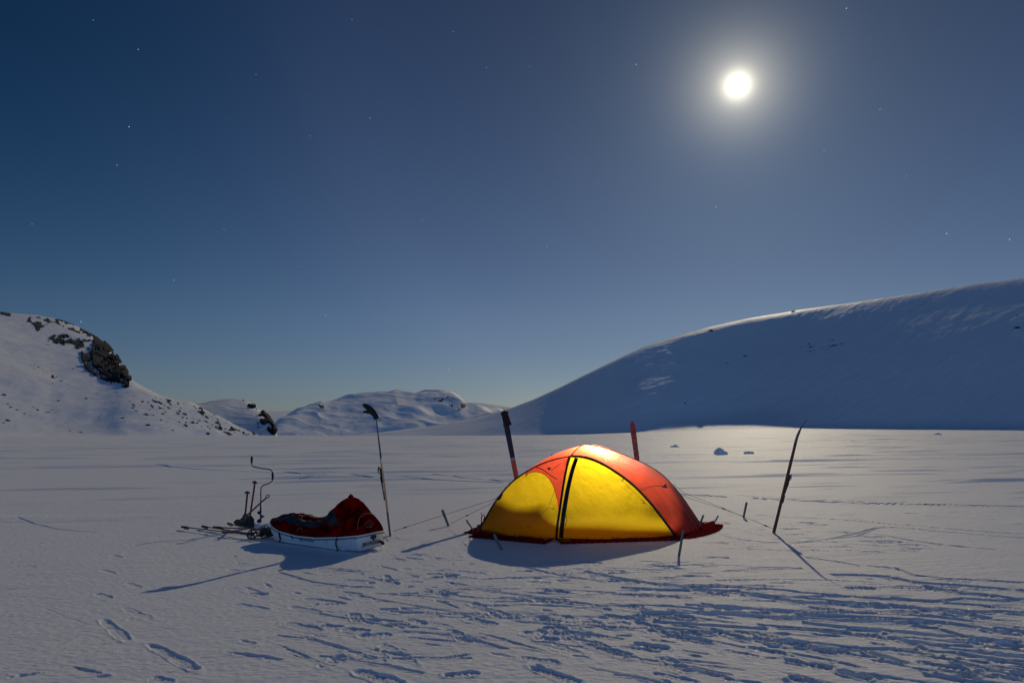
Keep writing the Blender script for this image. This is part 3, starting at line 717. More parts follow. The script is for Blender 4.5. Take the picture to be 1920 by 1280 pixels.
def to_px(p):
    c, s = math.cos(PITCH), math.sin(PITCH); fw = p.y * c + (p.z - H) * s; up = -p.y * s + (p.z - H) * c
    return 960 + F * p.x / fw, 640 - F * up / fw
ARCF = 60
botLC = [Lg.lerp(Cg, i/60) for i in range(61)]; botCR = [Cg.lerp(Rg, i/60) for i in range(61)]
botRB = bez(Rg, Bg, .12, 61); botKL = bez(aK[0], Lg, .1, 61); botBK = bez(Bg, aK[0], .45, 61)
def pt(c): return [c[-1]] * 61
sag = lambda s, t: .011 * math.sin(14 * (t * 1.3 - s * 1.0)) * math.sin(math.pi * s) * max(0, .55 - t) * 1.6
Q1 = coons(aL, aC, botLC, pt(aC), .05, 130, 130, wr=sag)
Q2 = coons(aC, aR, botCR, pt(aC), .07, 130, 130, wr=sag)
rwr = lambda s, t: (.020 * abs(math.sin(22 * s + 5 * t)) ** .5 * max(0, .28 - t) / .28 if t > 0 else 0) * math.sin(math.pi * s) + .010 * math.sin(9 * (s + t)) * math.sin(math.pi * s) * (1 - t)
Q3 = coons(aR, aB, botRB, top, .045, 130, 130, wr=rwr)
Q4 = coons(aK, aL, botKL, list(reversed(top)), .03, 60, 60)
Q5 = coons(aB, aK, botBK, pt(aB), .12, 60, 60)
vest = [(985,893),(992,886.5),(1003,884),(1013,885.5),(1022,890),(1031,899),(1038,912),(1044,935),(1048,960)]
def is_red_left(p):
    u, v = to_px(p)
    if u > 1048: return v < 960
    if u < 985: return False
    vv = np.interp(u, [q[0] for q in vest], [q[1] for q in vest]); return v < vv
left_door = surf('door_panel', Q1, M['yellow'], tent, keep=lambda p: not is_red_left(p)); tag(left_door, 'arched yellow door panel on the left')
hood = surf('roof_panel', Q1, M['red'], tent, keep=is_red_left); tag(hood, 'red piece over the arched yellow door')
door = surf('door_panel', Q2, M['yellow'], tent); tag(door, 'large yellow door panel with the dark zip')
roof = surf('roof_panel', Q3, M['red'], tent); tag(roof, 'red roof panel glowing orange near the lamp')
side = surf('roof_panel', Q4, M['red'], tent); tag(side, 'red panel at the back left')
back = surf('roof_panel', Q5, M['red'], tent); tag(back, 'red panel on the back')
bpy.context.view_layer.update()
def bvh_of(Qs):
    vs, fs = [], []
    for Q in Qs:
        nt, ns = len(Q)-1, len(Q[0])-1; b = len(vs); vs += [p for r in Q for p in r]
        fs += [(b+j*(ns+1)+i, b+j*(ns+1)+i+1, b+(j+1)*(ns+1)+i+1, b+(j+1)*(ns+1)+i) for j in range(nt) for i in range(ns)]
    return BVHTree.FromPolygons(vs, fs)
TB = bvh_of([Q1, Q2, Q3])
CAMP = Vector((0, 0, H))
def on_tent(u, v, off=.006):
    d = ray(u, v).normalized(); h, nrm_, i, ds = TB.ray_cast(CAMP, d)
    return (h - d * off) if h else at(u, v, 9.9)
def sleeve(c, r, name='pole_sleeve', m=None, lift=0):
    mb = MB(); mb.tube([p + Vector((0, -lift, lift * .5)) for p in c[::2]], r, 8); return mb.build(name, m or M['sleeve'], tent)
sleeve(aL, .013); sleeve(aC, .016, lift=.004); sleeve(aR, .018, lift=.004); sleeve(aB, .010); sleeve(top, .010); sleeve(aK, .012)
def ribbon(cl, wl_, name, m, off=.008, n=50, parent=tent):
    """band over the tent skin: centre line and half widths in photo pixels, laid on the real surface"""
    C = cr([Vector((a, b, 0)) for a, b in cl], n); W = np.interp(np.linspace(0, 1, n), np.linspace(0, 1, len(wl_)), wl_)
    rings = []
    for i in range(n):
        t = (C[min(i+1, n-1)] - C[max(i-1, 0)]).normalized(); nn = Vector((-t.y, t.x, 0)); row = []
        for k in range(5):
            q = C[i] + nn * W[i] * (k / 2 - 1); row.append(on_tent(q.x, q.y, off if 0 < k < 4 else off * .3))
        rings.append(row)
    return MB().loft(rings).build(name, m, parent)
zipb = ribbon([(1081,858),(1073,882),(1065,915),(1058,955),(1054,985),(1052,1008)], [3.6, 3.6, 3.9, 4.2, 4.0, 4.0], 'door_zip', M['sleeve'])
MB().tube([on_tent(*q, .01) for q in [(1060,985),(1063,975),(1061,965)]], .004).build('zip_puller', M['black'], zipb)
# seam of the arched door and seams of the red roof piece
MB().tube([on_tent(u, v, .004) for u, v in [(c.x, c.y) for c in cr([Vector((a, b, 0)) for a, b in vest], 40)] if u < 1044], .0035, 6).build('door_seam', M['sleeve'], tent)
MB().tube([on_tent(c.x, c.y, .004) for c in cr([Vector((a, b, 0)) for a, b in [(1006,876),(1018,880),(1030,889),(1044,898)]], 20)], .005, 6).build('hood_seam', M['sleeve'], tent)
# vent badge: small dark blue label on a fold of the hood
c = on_tent(1030, 878, .012)
MB().box(c, (Vector((.96, .2, -.1)).normalized(), Vector((0, -1, 0)), Vector((.1, 0, 1)).normalized()), (.026, .004, .016)).build('vent_tab', M['inkb'], tent)
MB().tube([on_tent(*q, .006) for q in [(1033,882),(1043,874),(1052,868)]], .004, 6).build('vent_cord', M['black'], tent)
# inner cord lines and toggles on the skin
for pl in [[(1041,915),(1031,945),(1027,951),(1038,953)], [(1027,951),(1010,968),(1000,978)], [(1165,900),(1180,914),(1205,938),(1212,944)]]:
    MB().tube([on_tent(u, v, .004) for u, v in pl], .0022, 5).build('cord', M['cord'], tent)
for q in [(990,987,.009),(1168,899,.008),(1207,942,.007),(1038,953,.006)]:
    p = on_tent(q[0], q[1], .008); MB().tube([p + Vector((-.012, 0, -.006)), p, p + Vector((.012, 0, .008))], [q[2]*.4, q[2], q[2]*.4], 8).build('toggle', M['black'], tent)
# seam and reflective guy loop on the red roof
MB().tube([on_tent(c.x, c.y, .003) for c in cr([Vector((a, b, 0)) for a, b in [(1202,918),(1215,913),(1232,910),(1250,912)]], 20)], .003, 5).build('roof_seam', M['sleeve'], tent)
lp = [on_tent(*q, .008) for q in [(1239,912),(1247,905),(1253,916)]]
MB().add([], []) ; mb = MB(); mb.add([lp[0], lp[1], lp[2], lp[0] + Vector((0, .004, 0)), lp[1] + Vector((0, .004, 0)), lp[2] + Vector((0, .004, 0))], [(0,1,2),(5,4,3),(0,2,5,3),(0,3,4,1),(1,4,5,2)])
mb.build('guy_patch', M['brown'], tent, False)
# guy patch on the left silhouette
p0 = on_tent(940, 931, .01); pL = at(934, 937, 9.85)
MB().tube([at(944,927,9.9), at(938,933,9.87), pL], [.018, .014, .008], 8, flat=((0,1,0), .4)).build('guy_patch', M['black'], tent)
# tensioning strap with loop at the left foot
MB().tube([at(889,996,9.75), at(900,985,9.72), at(906,978,9.72), at(909,969,9.74), at(907,964,9.75), at(903,968,9.75), at(903,980,9.73), at(897,990,9.72)], .008, 6).build('foot_strap', M['black'], tent)
MB().tube([at(903,966,9.75), at(902,960,9.76)], .004, 6).build('foot_strap', M['black'], tent)
# snow skirt round the base
def skirt(bot, wfun, hgt, name, lab, n=140, seed=0):
    rings = []; m_ = len(bot) - 1
    C = Vector((1.3, 10.6, 0))
    for i in range(n):
        q = i / (n-1) * m_; k = min(int(q), m_-1); p = bot[k].lerp(bot[k+1], q-k); d = bot[min(k+1, m_)] - bot[max(k-1, 0)]
        o = Vector((d.y, -d.x, 0)).normalized()
        if o.dot(p - C) < 0: o = -o
        w = wfun(i / (n-1)); wv = .004 * math.sin(i * 1.7 + seed) + .008 * math.sin(i * .37 + 2)
        row = []
        for a, z in [(.0, hgt), (.030, hgt * .98), (.036, hgt * .5), (.039, .030), (.06, .020), (.5, .018), (.8, .016), (1.0, .006)]:
            jz = .005 * math.sin(i * .9 + a * 9 + seed) * (a > .04)
            row.append(p + o * (a * w + .05 if a > .04 else a * 1.5) + Vector((0, 0, max(.004, z + jz + (wv * .3 if a > .04 else 0)))) + o * (wv if a > .7 else 0))
        rings.append(row)
    o = MB().loft(rings).build(name, M['skirt'], tent); 
    if lab: tag(o, lab)
    return o
skirt(botLC, lambda s: .27 + .06 * s, .135, 'snow_skirt', None, seed=1)
skirt(botCR, lambda s: .29 - .08 * s, .13, 'snow_skirt', None, seed=2)
skirt(botRB, lambda s: .15 + .14 * s, .03, 'snow_skirt', 'dark red skirt with frozen snow on it', seed=3)
skirt(botKL, lambda s: .18, .05, 'snow_skirt', None, seed=4); skirt(botBK, lambda s: .18, .05, 'snow_skirt', None, seed=5)
# skirt corner flaps
def flap(pts, name, m, z=.02, parent=tent):
    c = sum((Vector(p) for p in pts), Vector()) / len(pts); rings = []
    n = len(pts)
    for k in (0, .5, .9, 1.0):
        rings.append([c.lerp(Vector(p), k) + Vector((0, 0, z + (.012 * math.sin(i * 2.3 + k * 5) if k > 0 else .01) - (z * .8 if k == 1 else 0))) for i, p in enumerate(pts)])
    return MB().loft(rings, close=True, cap=False).build(name, m, parent)
for q0, q1 in [((964,1001),(974,1003)), ((1146,1006),(1160,1007)), ((1018,1008),(1026,1010))]:
    a, c = at(*q0, gp(q0[0], 1018).y + .12), at(*q1, gp(q1[0], 1018).y + .12); MB().tube([a, a.lerp(c, .5) + Vector((0, -.02, -.012)), c], .008, 6).build('hem_loop', M['brown'], tent)
flap([gp(*q) for q in [(878,998),(884,993),(893,990),(905,993),(912,1000),(903,1006),(890,1004)]], 'snow_skirt', M['skirt'])
flap([gp(*q) for q in [(1270,1009),(1290,997),(1308,988),(1325,981),(1340,979),(1341,985),(1332,993),(1312,1001),(1290,1009)]], 'snow_skirt', M['skirt'], z=.03)
flap([gp(*q) for q in [(1046,1013),(1062,1012),(1075,1013),(1074,1016),(1060,1017),(1047,1016)]], 'door_sill', M['yellow'], z=.03)
# groundsheet
gs = MB(); ring = [p + Vector((0, 0, .02)) for p in (botLC[::6] + botCR[::6] + botRB[::6] + botBK[::6] + botKL[::6])]
cc = Vector((1.3, 10.6, .02)); ring = [cc + (p - cc) * .96 for p in ring]
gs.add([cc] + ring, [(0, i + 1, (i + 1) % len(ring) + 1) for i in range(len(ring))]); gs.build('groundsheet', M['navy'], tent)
# unseen cloth ring added inside, shaped to shade the outer skin near the ground
M['inner'] = fabric('shade_ring_fabric', (.07, .055, .02), .10, (.10, .07, .02), bump=.2)
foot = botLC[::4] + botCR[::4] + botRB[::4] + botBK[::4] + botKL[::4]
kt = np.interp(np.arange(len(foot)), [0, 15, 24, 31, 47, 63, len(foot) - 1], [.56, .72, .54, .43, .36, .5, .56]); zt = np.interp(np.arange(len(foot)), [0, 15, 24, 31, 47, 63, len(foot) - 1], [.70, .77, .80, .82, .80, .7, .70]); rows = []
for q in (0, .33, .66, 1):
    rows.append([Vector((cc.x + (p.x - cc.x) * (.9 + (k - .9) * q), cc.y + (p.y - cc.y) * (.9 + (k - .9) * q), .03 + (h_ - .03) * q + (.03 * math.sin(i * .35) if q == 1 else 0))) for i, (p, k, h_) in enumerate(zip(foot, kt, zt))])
MB().loft(rows, close=True, cap=False).build('inner_shade_ring', M['inner'], tent)
# lamp that hangs under the roof
lampd = bpy.data.lights.new('tent_lamp', 'POINT'); lampd.energy = 215; lampd.shadow_soft_size = .05; lampd.color = (1.0, .90, .74)
lamp = bpy.data.objects.new('tent_lamp', lampd); COL.objects.link(lamp); lamp.location = at(1116, 858, 10.36)

# ------------------------------------------------------------------ snow stakes
def stake(top_, bot_, label, w=.036, m=None, holes=True):
    root = None
    t = Vector(top_); b = Vector(bot_); ax = (t - b); L = ax.length; ax.normalize()
    side = ax.cross(Vector((0, 1, 0))).normalized(); dep = side.cross(ax).normalized()
    b2 = b - ax * .12
    mb = MB()
    prof = [(-.5, 0), (-.22, .42), (.22, .42), (.5, 0), (.42, -.02), (.18, .32), (-.18, .32), (-.42, -.02)]
    r0 = [b2 + side * (x * w * .75) + dep * (y * w) for x, y in prof]; r1 = [t - ax * .01 + side * (x * w) + dep * (y * w) for x, y in prof]; r2 = [t + side * (x * w * .8) + dep * (y * w) for x, y in prof]
    mb.loft([r0, r1, r2], close=True)
    for k in range(3):
        c = b + ax * (L * (.25 + .25 * k)) + dep * (w * .40) - dep * .0
        mb.tube([c - dep * (w * .06) * 1.0 - dep * 0, c - dep * (w * .12)], w * .13, 8)
    o = mb.build('snow_stake', m or M['alu'], None, False)
    # origin at the foot
    o.data.transform(Matrix.Translation(-b)); o.location = b
    tag(o, label, 'snow stake', 'snow stakes round the tent'); return o
def spx(tu, tv, bu, bv, label, Yt=None, w=.036):
    b = gp(bu, bv); t = at(tu, tv, Yt or b.y + .03); b.z = gz(b.x, b.y) ; return stake(t, b, label, w)
spx(829,955,841,985,'metal snow stake leaning left on open snow, holding the left guy line', w=.042)
spx(874,974,890,998,'thin metal snow stake through the red skirt at the left tent corner', w=.024)
spx(926,1001,941,1031,'metal snow stake in the tent shadow in front of the left door', w=.040)
spx(1024,988,1031,1009,'short metal snow stake in front of the middle pole', w=.036)
spx(1153,977,1153,1012,'upright metal snow stake before the large yellow door', w=.046)
a_ = spx(1281,993,1273,1044,'tallest metal snow stake, at the right front corner of the tent', w=.034)
spx(1319,965,1309,992,'thin metal snow stake in the snowy skirt, left of the end one', w=.030)
spx(1347,966,1336,985,'thin metal snow stake at the far right tip of the skirt', w=.024)
spx(1400,941,1394,969,'metal snow stake on open snow between tent and right ski', w=.040)

# ------------------------------------------------------------------ skis
def ski(name, base, topp, width, thick, face, m, label, bands=(), tip=None, edge=None, binding=None, n=40):
    """planted ski: base and top points, face = direction the sole looks, bands = (from, to, material)"""
    root = empty(name, base); tag(root, label, 'ski')
    b, t = Vector(base), Vector(topp); ax = (t - b).normalized(); L = (t - b).length
    f = Vector(face); f = (f - ax * f.dot(ax)).normalized(); s = ax.cross(f).normalized()
    def pos(q):
        p = b + ax * (L * q)
        if tip: p = p + f * (tip * max(0, (q - .86) / .14) ** 2.2)
        return p
    def sect(q, w, th):
        p = pos(q); return [p + s * x * w + f * y * th for x, y in [(-.5,-.5),(.5,-.5),(.5,.5),(-.5,.5)]]
    def wid(q):
        k = 1 - .18 * math.sin(math.pi * min(1, max(0, q + .15)))
        if q > .93: k *= math.sqrt(max(.02, 1 - ((q - .93) / .0702) ** 2))
        return width * k
    segs = list(bands) or [(-.12, 1, m)]
    for (q0, q1, mm, nm) in [(x + ('ski_body',))[:4] if len(x) == 3 else x for x in segs]:
        k = max(3, int(n * (q1 - q0))); rings = []
        for i in range(k + 1):
            q = q0 + (q1 - q0) * i / k; rings.append(sect(q, wid(q), thick * (1.0 - .6 * max(0, (q - .6) / .4)) ))
        MB().loft(rings, close=True).build(nm, mm, root, False)
    if binding:
        q, side_, sc_ = binding; p = pos(q); o = -f if side_ < 0 else f
        mb = MB(); mb.box(p + o * (.012 + thick / 2), (s, o, ax), (width * .38, .012, .10 * sc_)); 
        mb.tube([p + ax * .10 * sc_ + o * (thick / 2 + .02), p + ax * .13 * sc_ + o * .045, p + ax * .07 * sc_ + o * .06, p + ax * .02 * sc_ + o * .05], .010, 6)
        mb.tube([p - ax * .02 + o * .035, p - ax * .12 * sc_ + o * .03, p - ax * .26 * sc_ + o * .025], [.014, .010, .006], 6)
        bo = mb.build('binding', M['black'], root)
        MB().box(p + o * .050 + ax * .055 * sc_, (s, o, ax), (width * .2, .006, .03)).build('toe_bail', M['white'], bo, False)
        MB().box(pos(q - .17) + o * (.008 + thick / 2), (s, o, ax), (width * .3, .008, .06)).build('heel_plate', M['black'], root, False)
    return root, pos
# left ski with mitten: seen edge-on, leaning away from the tent
b = gp(732, 1003); b.z = -.02
t = at(705, 781, 10.3)
sk, pos = ski('planted_ski', b, t, .075, .026, (-1, -.12, 0), M['ski_grey'], 'grey planted ski seen edge-on right of the sled, with a mitten on its tip',
    bands=[(-.1, .62, M['ski_grey']), (.62, 1.0, M['steel'])], binding=(.50, 1, 1.0))
e = MB(); e.tube([pos(.2) + Vector((.006, -.040, 0)), pos(.4) + Vector((.006, -.040, 0)), pos(.64) + Vector((.005, -.036, 0))], .010, 6); e.build('wooden_edge', M['ski_edge'], sk)
# ski behind the tent with mitten: black above, orange below, seen flat
t = at(946, 778, 12.2); b = Vector((t.x + .33, 11.75, -.02))
dirn = (at(970, 905, 11.9) - t).normalized(); b = t + dirn * ((t.z + .02) / -dirn.z)
ski('planted_ski', b, t, .098, .014, (.1, -1, .1), M['ski_black'], 'black and orange ski standing behind the tent, its tip under a black mitten',
    bands=[(-.1, .545, M['ski_orange'], 'ski_body'), (.545, .575, M['metalgrey'], 'ski_band'), (.575, 1.0, M['ski_black'], 'ski_body')])
# red ski
t = at(1185, 789, 12.4); d2 = (at(1194, 860, 12.35) - t).normalized(); b = t + d2 * ((t.z + .02) / -d2.z)
sk3, pos3 = ski('planted_ski', b, t, .098, .014, (.1, -1, .1), M['ski_red'], 'red ski with tan lettering and rounded tip standing behind the tent',
    bands=[(-.1, .54, M['ski_black'], 'ski_body'), (.54, 1.0, M['ski_red'], 'ski_body')])
ax3 = (t - b).normalized()
def text_on(body, size, origin, xdir, ydir, m, parent, name='lettering', shear=0.0, ext=.0015, bold=0.0, warp=None):
    cu = bpy.data.curves.new(name, 'FONT'); cu.body = body; cu.size = size; cu.extrude = ext; cu.shear = shear; cu.offset = bold; cu.align_x = 'CENTER'; cu.align_y = 'CENTER'
    ob = bpy.data.objects.new(name, cu); COL.objects.link(ob); bpy.context.view_layer.update()
    me = bpy.data.meshes.new_from_object(ob.evaluated_get(bpy.context.evaluated_depsgraph_get())); COL.objects.unlink(ob); bpy.data.objects.remove(ob)
    if warp:
        for v in me.vertices: v.co = warp(v.co)
        me.materials.append(m); return link(bpy.data.objects.new(name, me), parent)
    X = Vector(xdir).normalized(); Yv = Vector(ydir); Yv = (Yv - X * Yv.dot(X)).normalized(); Zv = X.cross(Yv)
    mt = Matrix.Translation(Vector(origin)) @ Matrix((X, Yv, Zv)).transposed().to_4x4(); me.transform(mt)
    me.materials.append(m); o = bpy.data.objects.new(name, me); return link(o, parent)
text_on('ASNES', .125, pos3(.70) + Vector((0, -.014, 0)), -ax3, (1, 0, 0), M['brown'], sk3, ext=.001)
for q in (.84, .60):
    MB().box(pos3(q) + Vector((0, -.011, 0)), (Vector((1, 0, 0)), Vector((0, 1, 0)), ax3), (.036, .003, .006)).build('stripe', M['brown'], sk3, False)
# right ski, edge-on, curved tip
b = gp(1450, 998); b.z = -.02; t = at(1499, 800, 10.05)
sk4, pos4 = ski('planted_ski', b, t, .060, .022, (1, .05, 0), M['ski_brown'], 'brown planted ski seen edge-on standing alone at the right, leaning right', tip=.03,
    bands=[(-.1, .86, M['ski_brown']), (.86, 1.08, M['ski_grey'])], binding=(.50, 1, .75))

# mittens
def mitten(paths, label, name='mitten'):
    mb = MB()
    for pts, rr in paths: mb.tube(cr(pts, 14), list(np.interp(np.linspace(0, 1, 14), np.linspace(0, 1, len(rr)), rr)), 10, flat=((0, 1, 0), .75))
    o = mb.build(name, M['mitten']); c = Vector(paths[0][0][0]); o.data.transform(Matrix.Translation(-c)); o.location = c
    rm = o.modifiers.new('remesh', 'REMESH'); rm.mode = 'VOXEL'; rm.voxel_size = .006; rm.use_smooth_shade = True
    tag(o, label, 'mitten', 'mittens hung on ski tips'); return o
Y = 10.3; A = lambda u, v: at(u, v, Y)
mitten([([A(706,785), A(704,779), A(699,772), A(692,765), A(684,760), A(680,759)], [.044, .040, .048, .046, .040, .020]),
        ([A(700,776), A(694,772), A(686,772), A(681,771)], [.034, .032, .026, .014])], 'black mitten drooping left with its thumb apart, on the ski right of the sled')
Y = 12.2
mitten([([A(952,798), A(950,790), A(948,782), A(946,775), A(944,770)], [.085, .068, .068, .060, .030]),
        ([A(946,784), A(943,778), A(939,774)], [.035, .030, .016]), ([A(950,776), A(952,771)], [.030, .018]), ([A(955,793), A(957,790)], [.03, .016])],
       'black glove pulled over the ski tip left behind the tent')

# ------------------------------------------------------------------ guy lines (each belongs to the tent that holds it)
def line(pts, r=.0028, name='guy_line'):
    P = [Vector(p) for p in pts]; return MB().tube(P, r, 5).build(name, M['cord'], tent)
g1_ = gp(737, 1002); g2_ = gp(843, 986)
j = at(925, 936, 9.85)
gl1 = line([at(944,925,9.9), j, at(800,980,9.75) * .0 + j.lerp(g1_ + Vector((0,0,.05)), .62), g1_ + Vector((0, 0, .05))])
gl2 = line([pL, j]); gl3 = line([pL, g2_ + Vector((0, 0, .03))])
for (a, b_, q) in [(j, g1_ + Vector((0, 0, .05)), .88), (pL, g2_ + Vector((0, 0, .03)), .62)]:
    p = a.lerp(b_, q); d = (b_ - a).normalized(); MB().tube([p - d * .03, p, p + d * .03], [.005, .010, .005], 6).build('line_slider', M['black'], tent)
k0 = on_tent(1252, 912, .01); k1 = at(1281, 923, 11.0); kj = at(1352, 951, 10.6); e1 = gp(1450, 996) + Vector((0, 0, .04)); e2 = gp(1396, 971) + Vector((0, 0, .03))
kb = at(1262, 906, 11.05)
line([kb, k1, kj, e1]); line([at(1276,928,11.0), e2]); 
for q in (.05, .86):
    p = kj.lerp(e1, q); d = (e1 - kj).normalized(); MB().tube([p - d * .035, p, p + d * .035], [.005, .010, .005], 6).build('line_slider', M['black'], tent)
line([on_tent(1200, 937), gp(1276, 1012) + Vector((0, 0, .15))], .002)

# ------------------------------------------------------------------ sled (pulk)
bow = Vector((-3.31, 9.72, 0)); stn = Vector((-1.77, 8.80, 0))
sled = empty('sled', (bow + stn) / 2); tag(sled, 'white cargo sled packed under a dark red cover, left of the tent', 'sled')
AXs = (stn - bow).normalized(); SL = (stn - bow).length; NRs = Vector((AXs.y, -AXs.x, 0))   # towards the camera
def sp(s, n_, z): return bow + AXs * (SL * s) + NRs * n_ + Vector((0, 0, z))
def hw(s): return .225 * (1 - (1 - min(1, s / .30)) ** 2.2) ** .55 + .012
def rim(s): return float(np.interp(s, [0, .08, .2, .4, .6, .8, 1], [.25, .20, .150, .115, .120, .155, .205]))
def keel(s): return float(np.interp(s, [0, .03, .08, .15, .25, .8, .94, 1], [.19, .12, .065, .032, .012, .004, .006, .018]))
N_ = 60; rings = []
for i in range(N_ + 1):
    s = i / N_; w = hw(s); z1 = rim(s); z0 = min(keel(s), z1 - .02); bt = .72 + .08 * s
    row = []
    for (a, q) in [(1.0, 1.0), (.985, .80), (.93, .45), (.86, .15), (.76, .0), (.4, .0), (0, -.02), (-.4, 0), (-.76, 0), (-.86, .15), (-.93, .45), (-.985, .8), (-1, 1)]:
        row.append(sp(s, a * w, z0 + (z1 - z0) * max(0, q)))
    rings.append(row)
mb = MB(); mb.loft(rings); n_ = len(rings[0]); mb.f.append(tuple(range(N_ * n_, (N_ + 1) * n_))); mb.f.append(tuple(reversed(range(n_))))
hull = mb.build('hull', M['hull'], sled)
rimc = [sp(i / N_, hw(i / N_) + .006, rim(i / N_)) for i in range(N_ + 1)] + [sp(1.0 - i / N_, -hw(1 - i / N_) - .006, rim(1 - i / N_)) for i in range(N_ + 1)]
MB().tube(rimc + [rimc[0]], .010, 6).build('rim', M['white'], sled)
MB().tube([sp(i / N_, hw(i / N_) + .007, rim(i / N_) - .020) for i in range(1, N_ + 1)] + [sp(1.003, -hw(1) - .004, rim(1) - .02)], .005, 6).build('rim_band', M['black'], sled)
MB().tube([sp(s, hw(s) * .80, keel(s) + .004) for s in np.linspace(.1, .86, 20)], .010, 6).build('runner', M['hull'], sled)
# cover: low lumpy bag over the load, pitched hood at the stern
def ctop(s): return float(np.interp(s, [0, .05, .15, .30, .45, .55, .61, .66, .70, .75, .80, .85, .90, .95, 1.0], [.255, .29, .340, .35, .335, .335, .375, .475, .56, .62, .645, .63, .585, .52, .43]))
rings = []; NC = 110; NJ = 36
lump = np.zeros((NC + 1, NJ + 1))
gi, gj = np.meshgrid(np.linspace(0, 1, NJ + 1), np.linspace(0, 1, NC + 1))
lump = .040 * fbm(gj * 8, gi * 4, 3, 401) + .022 * fbm(gj * 20, gi * 8, 3, 405)
covP = []
for i in range(NC + 1):
    s = i / NC; w = hw(min(1, s)) * 1.0; z0 = rim(s) + .004; z1 = ctop(s); row = []
    hood_ = float(sstep(np.array(.60), np.array(.74), np.array(s)))
    pw = 2.3 * (1 - hood_) + 1.45 * hood_
    for j in range(NJ + 1):
        a = math.cos(math.pi * j / NJ)
        hgt = (1 - abs(a) ** pw) ** (1 / (1.9 if hood_ < .5 else 1.25)) if abs(a) < 1 else 0
        k = min(1, 6 * (1 - abs(a))) * math.sin(math.pi * min(1, max(.0, s))) ** .3
        row.append(sp(s, a * w, z0 + (z1 - z0) * hgt) + Vector((0, 0, 1)) * lump[i, j] * k * (1 - .35 * hood_) + NRs * (lump[i, j] * .8 * k * (1 if a > 0 else -1)))
    rings.append(row)
covP = rings
def band(sel, name, m, lab=None, off=0.0):
    mb = MB(); vs = [p for r in rings for p in r]; fs = []; W = NJ + 1
    for i in range(NC):
        for j in range(NJ):
            if sel((i + .5) / NC, (j + .5) / NJ): fs.append((i*W+j, i*W+j+1, (i+1)*W+j+1, (i+1)*W+j))
    mb.add(vs, fs); o = mb.build(name, m, sled)
    if lab: tag(o, lab)
    return o
def net(s, q):     # the dark side net between cover and rim, on both flanks
    qq = min(q, 1 - q); f = float(vnoise(np.array([s * 9.0]), np.array([q * 3.0]), 61)[0])
    return (s < .80) and (.20 + .04 * f) < qq < (.40 + .07 * f - .16 * max(0, (s - .58) / .22)) and s > .05
band(lambda s, q: not net(s, q), 'cargo_cover', M['cover']); band(net, 'side_net', M['navy'], 'dark see-through net side of the sled cover')
MB().loft([[p for p in covP[-1]], [sp(1.0, .225 * (1 - 2 * j / NJ), rim(1)) for j in range(NJ + 1)]]).build('cover_end', M['cover'], sled)
# peak tuft of the hood, piping, strap across the middle, brace and towing bits
pk = sp(.80, 0, ctop(.80)); MB().tube([pk + Vector((-.03, 0, -.02)), pk + Vector((-.005, 0, .012)), pk + Vector((.03, 0, -.004))], [.014, .018, .010], 8).build('hood_peak', M['cover'], sled)
SB = BVHTree.FromPolygons([p for r in rings for p in r], [(i*(NJ+1)+j, i*(NJ+1)+j+1, (i+1)*(NJ+1)+j+1, (i+1)*(NJ+1)+j) for i in range(NC) for j in range(NJ)] + [tuple(range(NC*(NJ+1), (NC+1)*(NJ+1)))])
def on_cov(u, v, off=.006):
    d = ray(u, v).normalized(); h_, _, _, _ = SB.ray_cast(CAMP, d); return (h_ - d * off) if h_ else at(u, v, 8.8)
def pxline(pl, r, name, m, par=sled, n=24): 
    return MB().tube([on_cov(c.x, c.y) for c in cr([Vector((a, b_, 0)) for a, b_ in pl], n)], r, 5).build(name, m, par)
pxline([(671,992),(671,980),(676,968),(684,963),(694,962),(703,966)], .0028, 'piping', M['print_'])
pxline([(650,955),(652,970),(655,985),(656,1000)], .003, 'piping', M['black'])
pxline([(540,984),(560,979),(590,978),(620,982),(645,979)], .004, 'lashing_cord', M['black'], n=40)
# outlined mark on the hood
pxline([(683,985),(684,982),(691,976),(694,975),(699,980),(699,985),(694,988),(690,986),(687,988)], .0022, 'printed_mark', M['print_'], n=40)
pxline([(688,981),(691,980),(695,984),(693,986)], .0022, 'printed_mark', M['print_'])
pxline([(556,995),(559,991),(562,989),(566,992),(567,996)], .0022, 'printed_mark', M['print_'])
pxline([(560,968),(563,965),(567,967),(565,970)], .003, 'printed_mark', M['print_'])
pxline([(568,966),(574,965),(578,966),(580,969)], .008, 'carry_handle', M['black'])
pxline([(613,975),(621,967),(628,962)], .004, 'piping', M['black'])
def hullp(s, q, off=.006):   # on near hull side; q 0 bottom .. 1 rim
    w = hw(s); z1 = rim(s); z0 = keel(s); a = .86 + .14 * q; return sp(s, a * w + off, z0 + (z1 - z0) * q)
sX = AXs
def hull_warp(s0, q0): return lambda c: hullp(s0 + c.x / SL, q0 + c.y / .17, .007 + c.z)
text_on('FJELLPULKEN', .058, None, None, None, M['ink'], hull, shear=.35, bold=.001, warp=lambda c: sp(1.0, -c.x, .085 + c.y) + AXs * (.004 + c.z))
text_on('FJELLPULKEN', .046, None, None, None, M['inkb'], hull, bold=.001, warp=hull_warp(.50, .60))
text_on('II', .04, None, None, None, M['inkb'], hull, warp=hull_warp(.70, .65))
ec = hullp(.90, .80, .006); mb = MB(); upv = (hullp(.91, .9) - hullp(.91, .2)).normalized()
outl = [(-.052,.0),(-.045,.022),(-.02,.028),(.01,.024),(.035,.028),(.052,.008),(.04,-.010),(.018,-.014),(.012,-.034),(-.004,-.036),(-.008,-.016),(-.035,-.014)]
mb.loft([[sp(1.0, -.04 - x, .150 + y) + AXs * k for x, y in outl] for k in (.0, .010)], close=True); mb.build('emblem', M['ink'], hull, False)
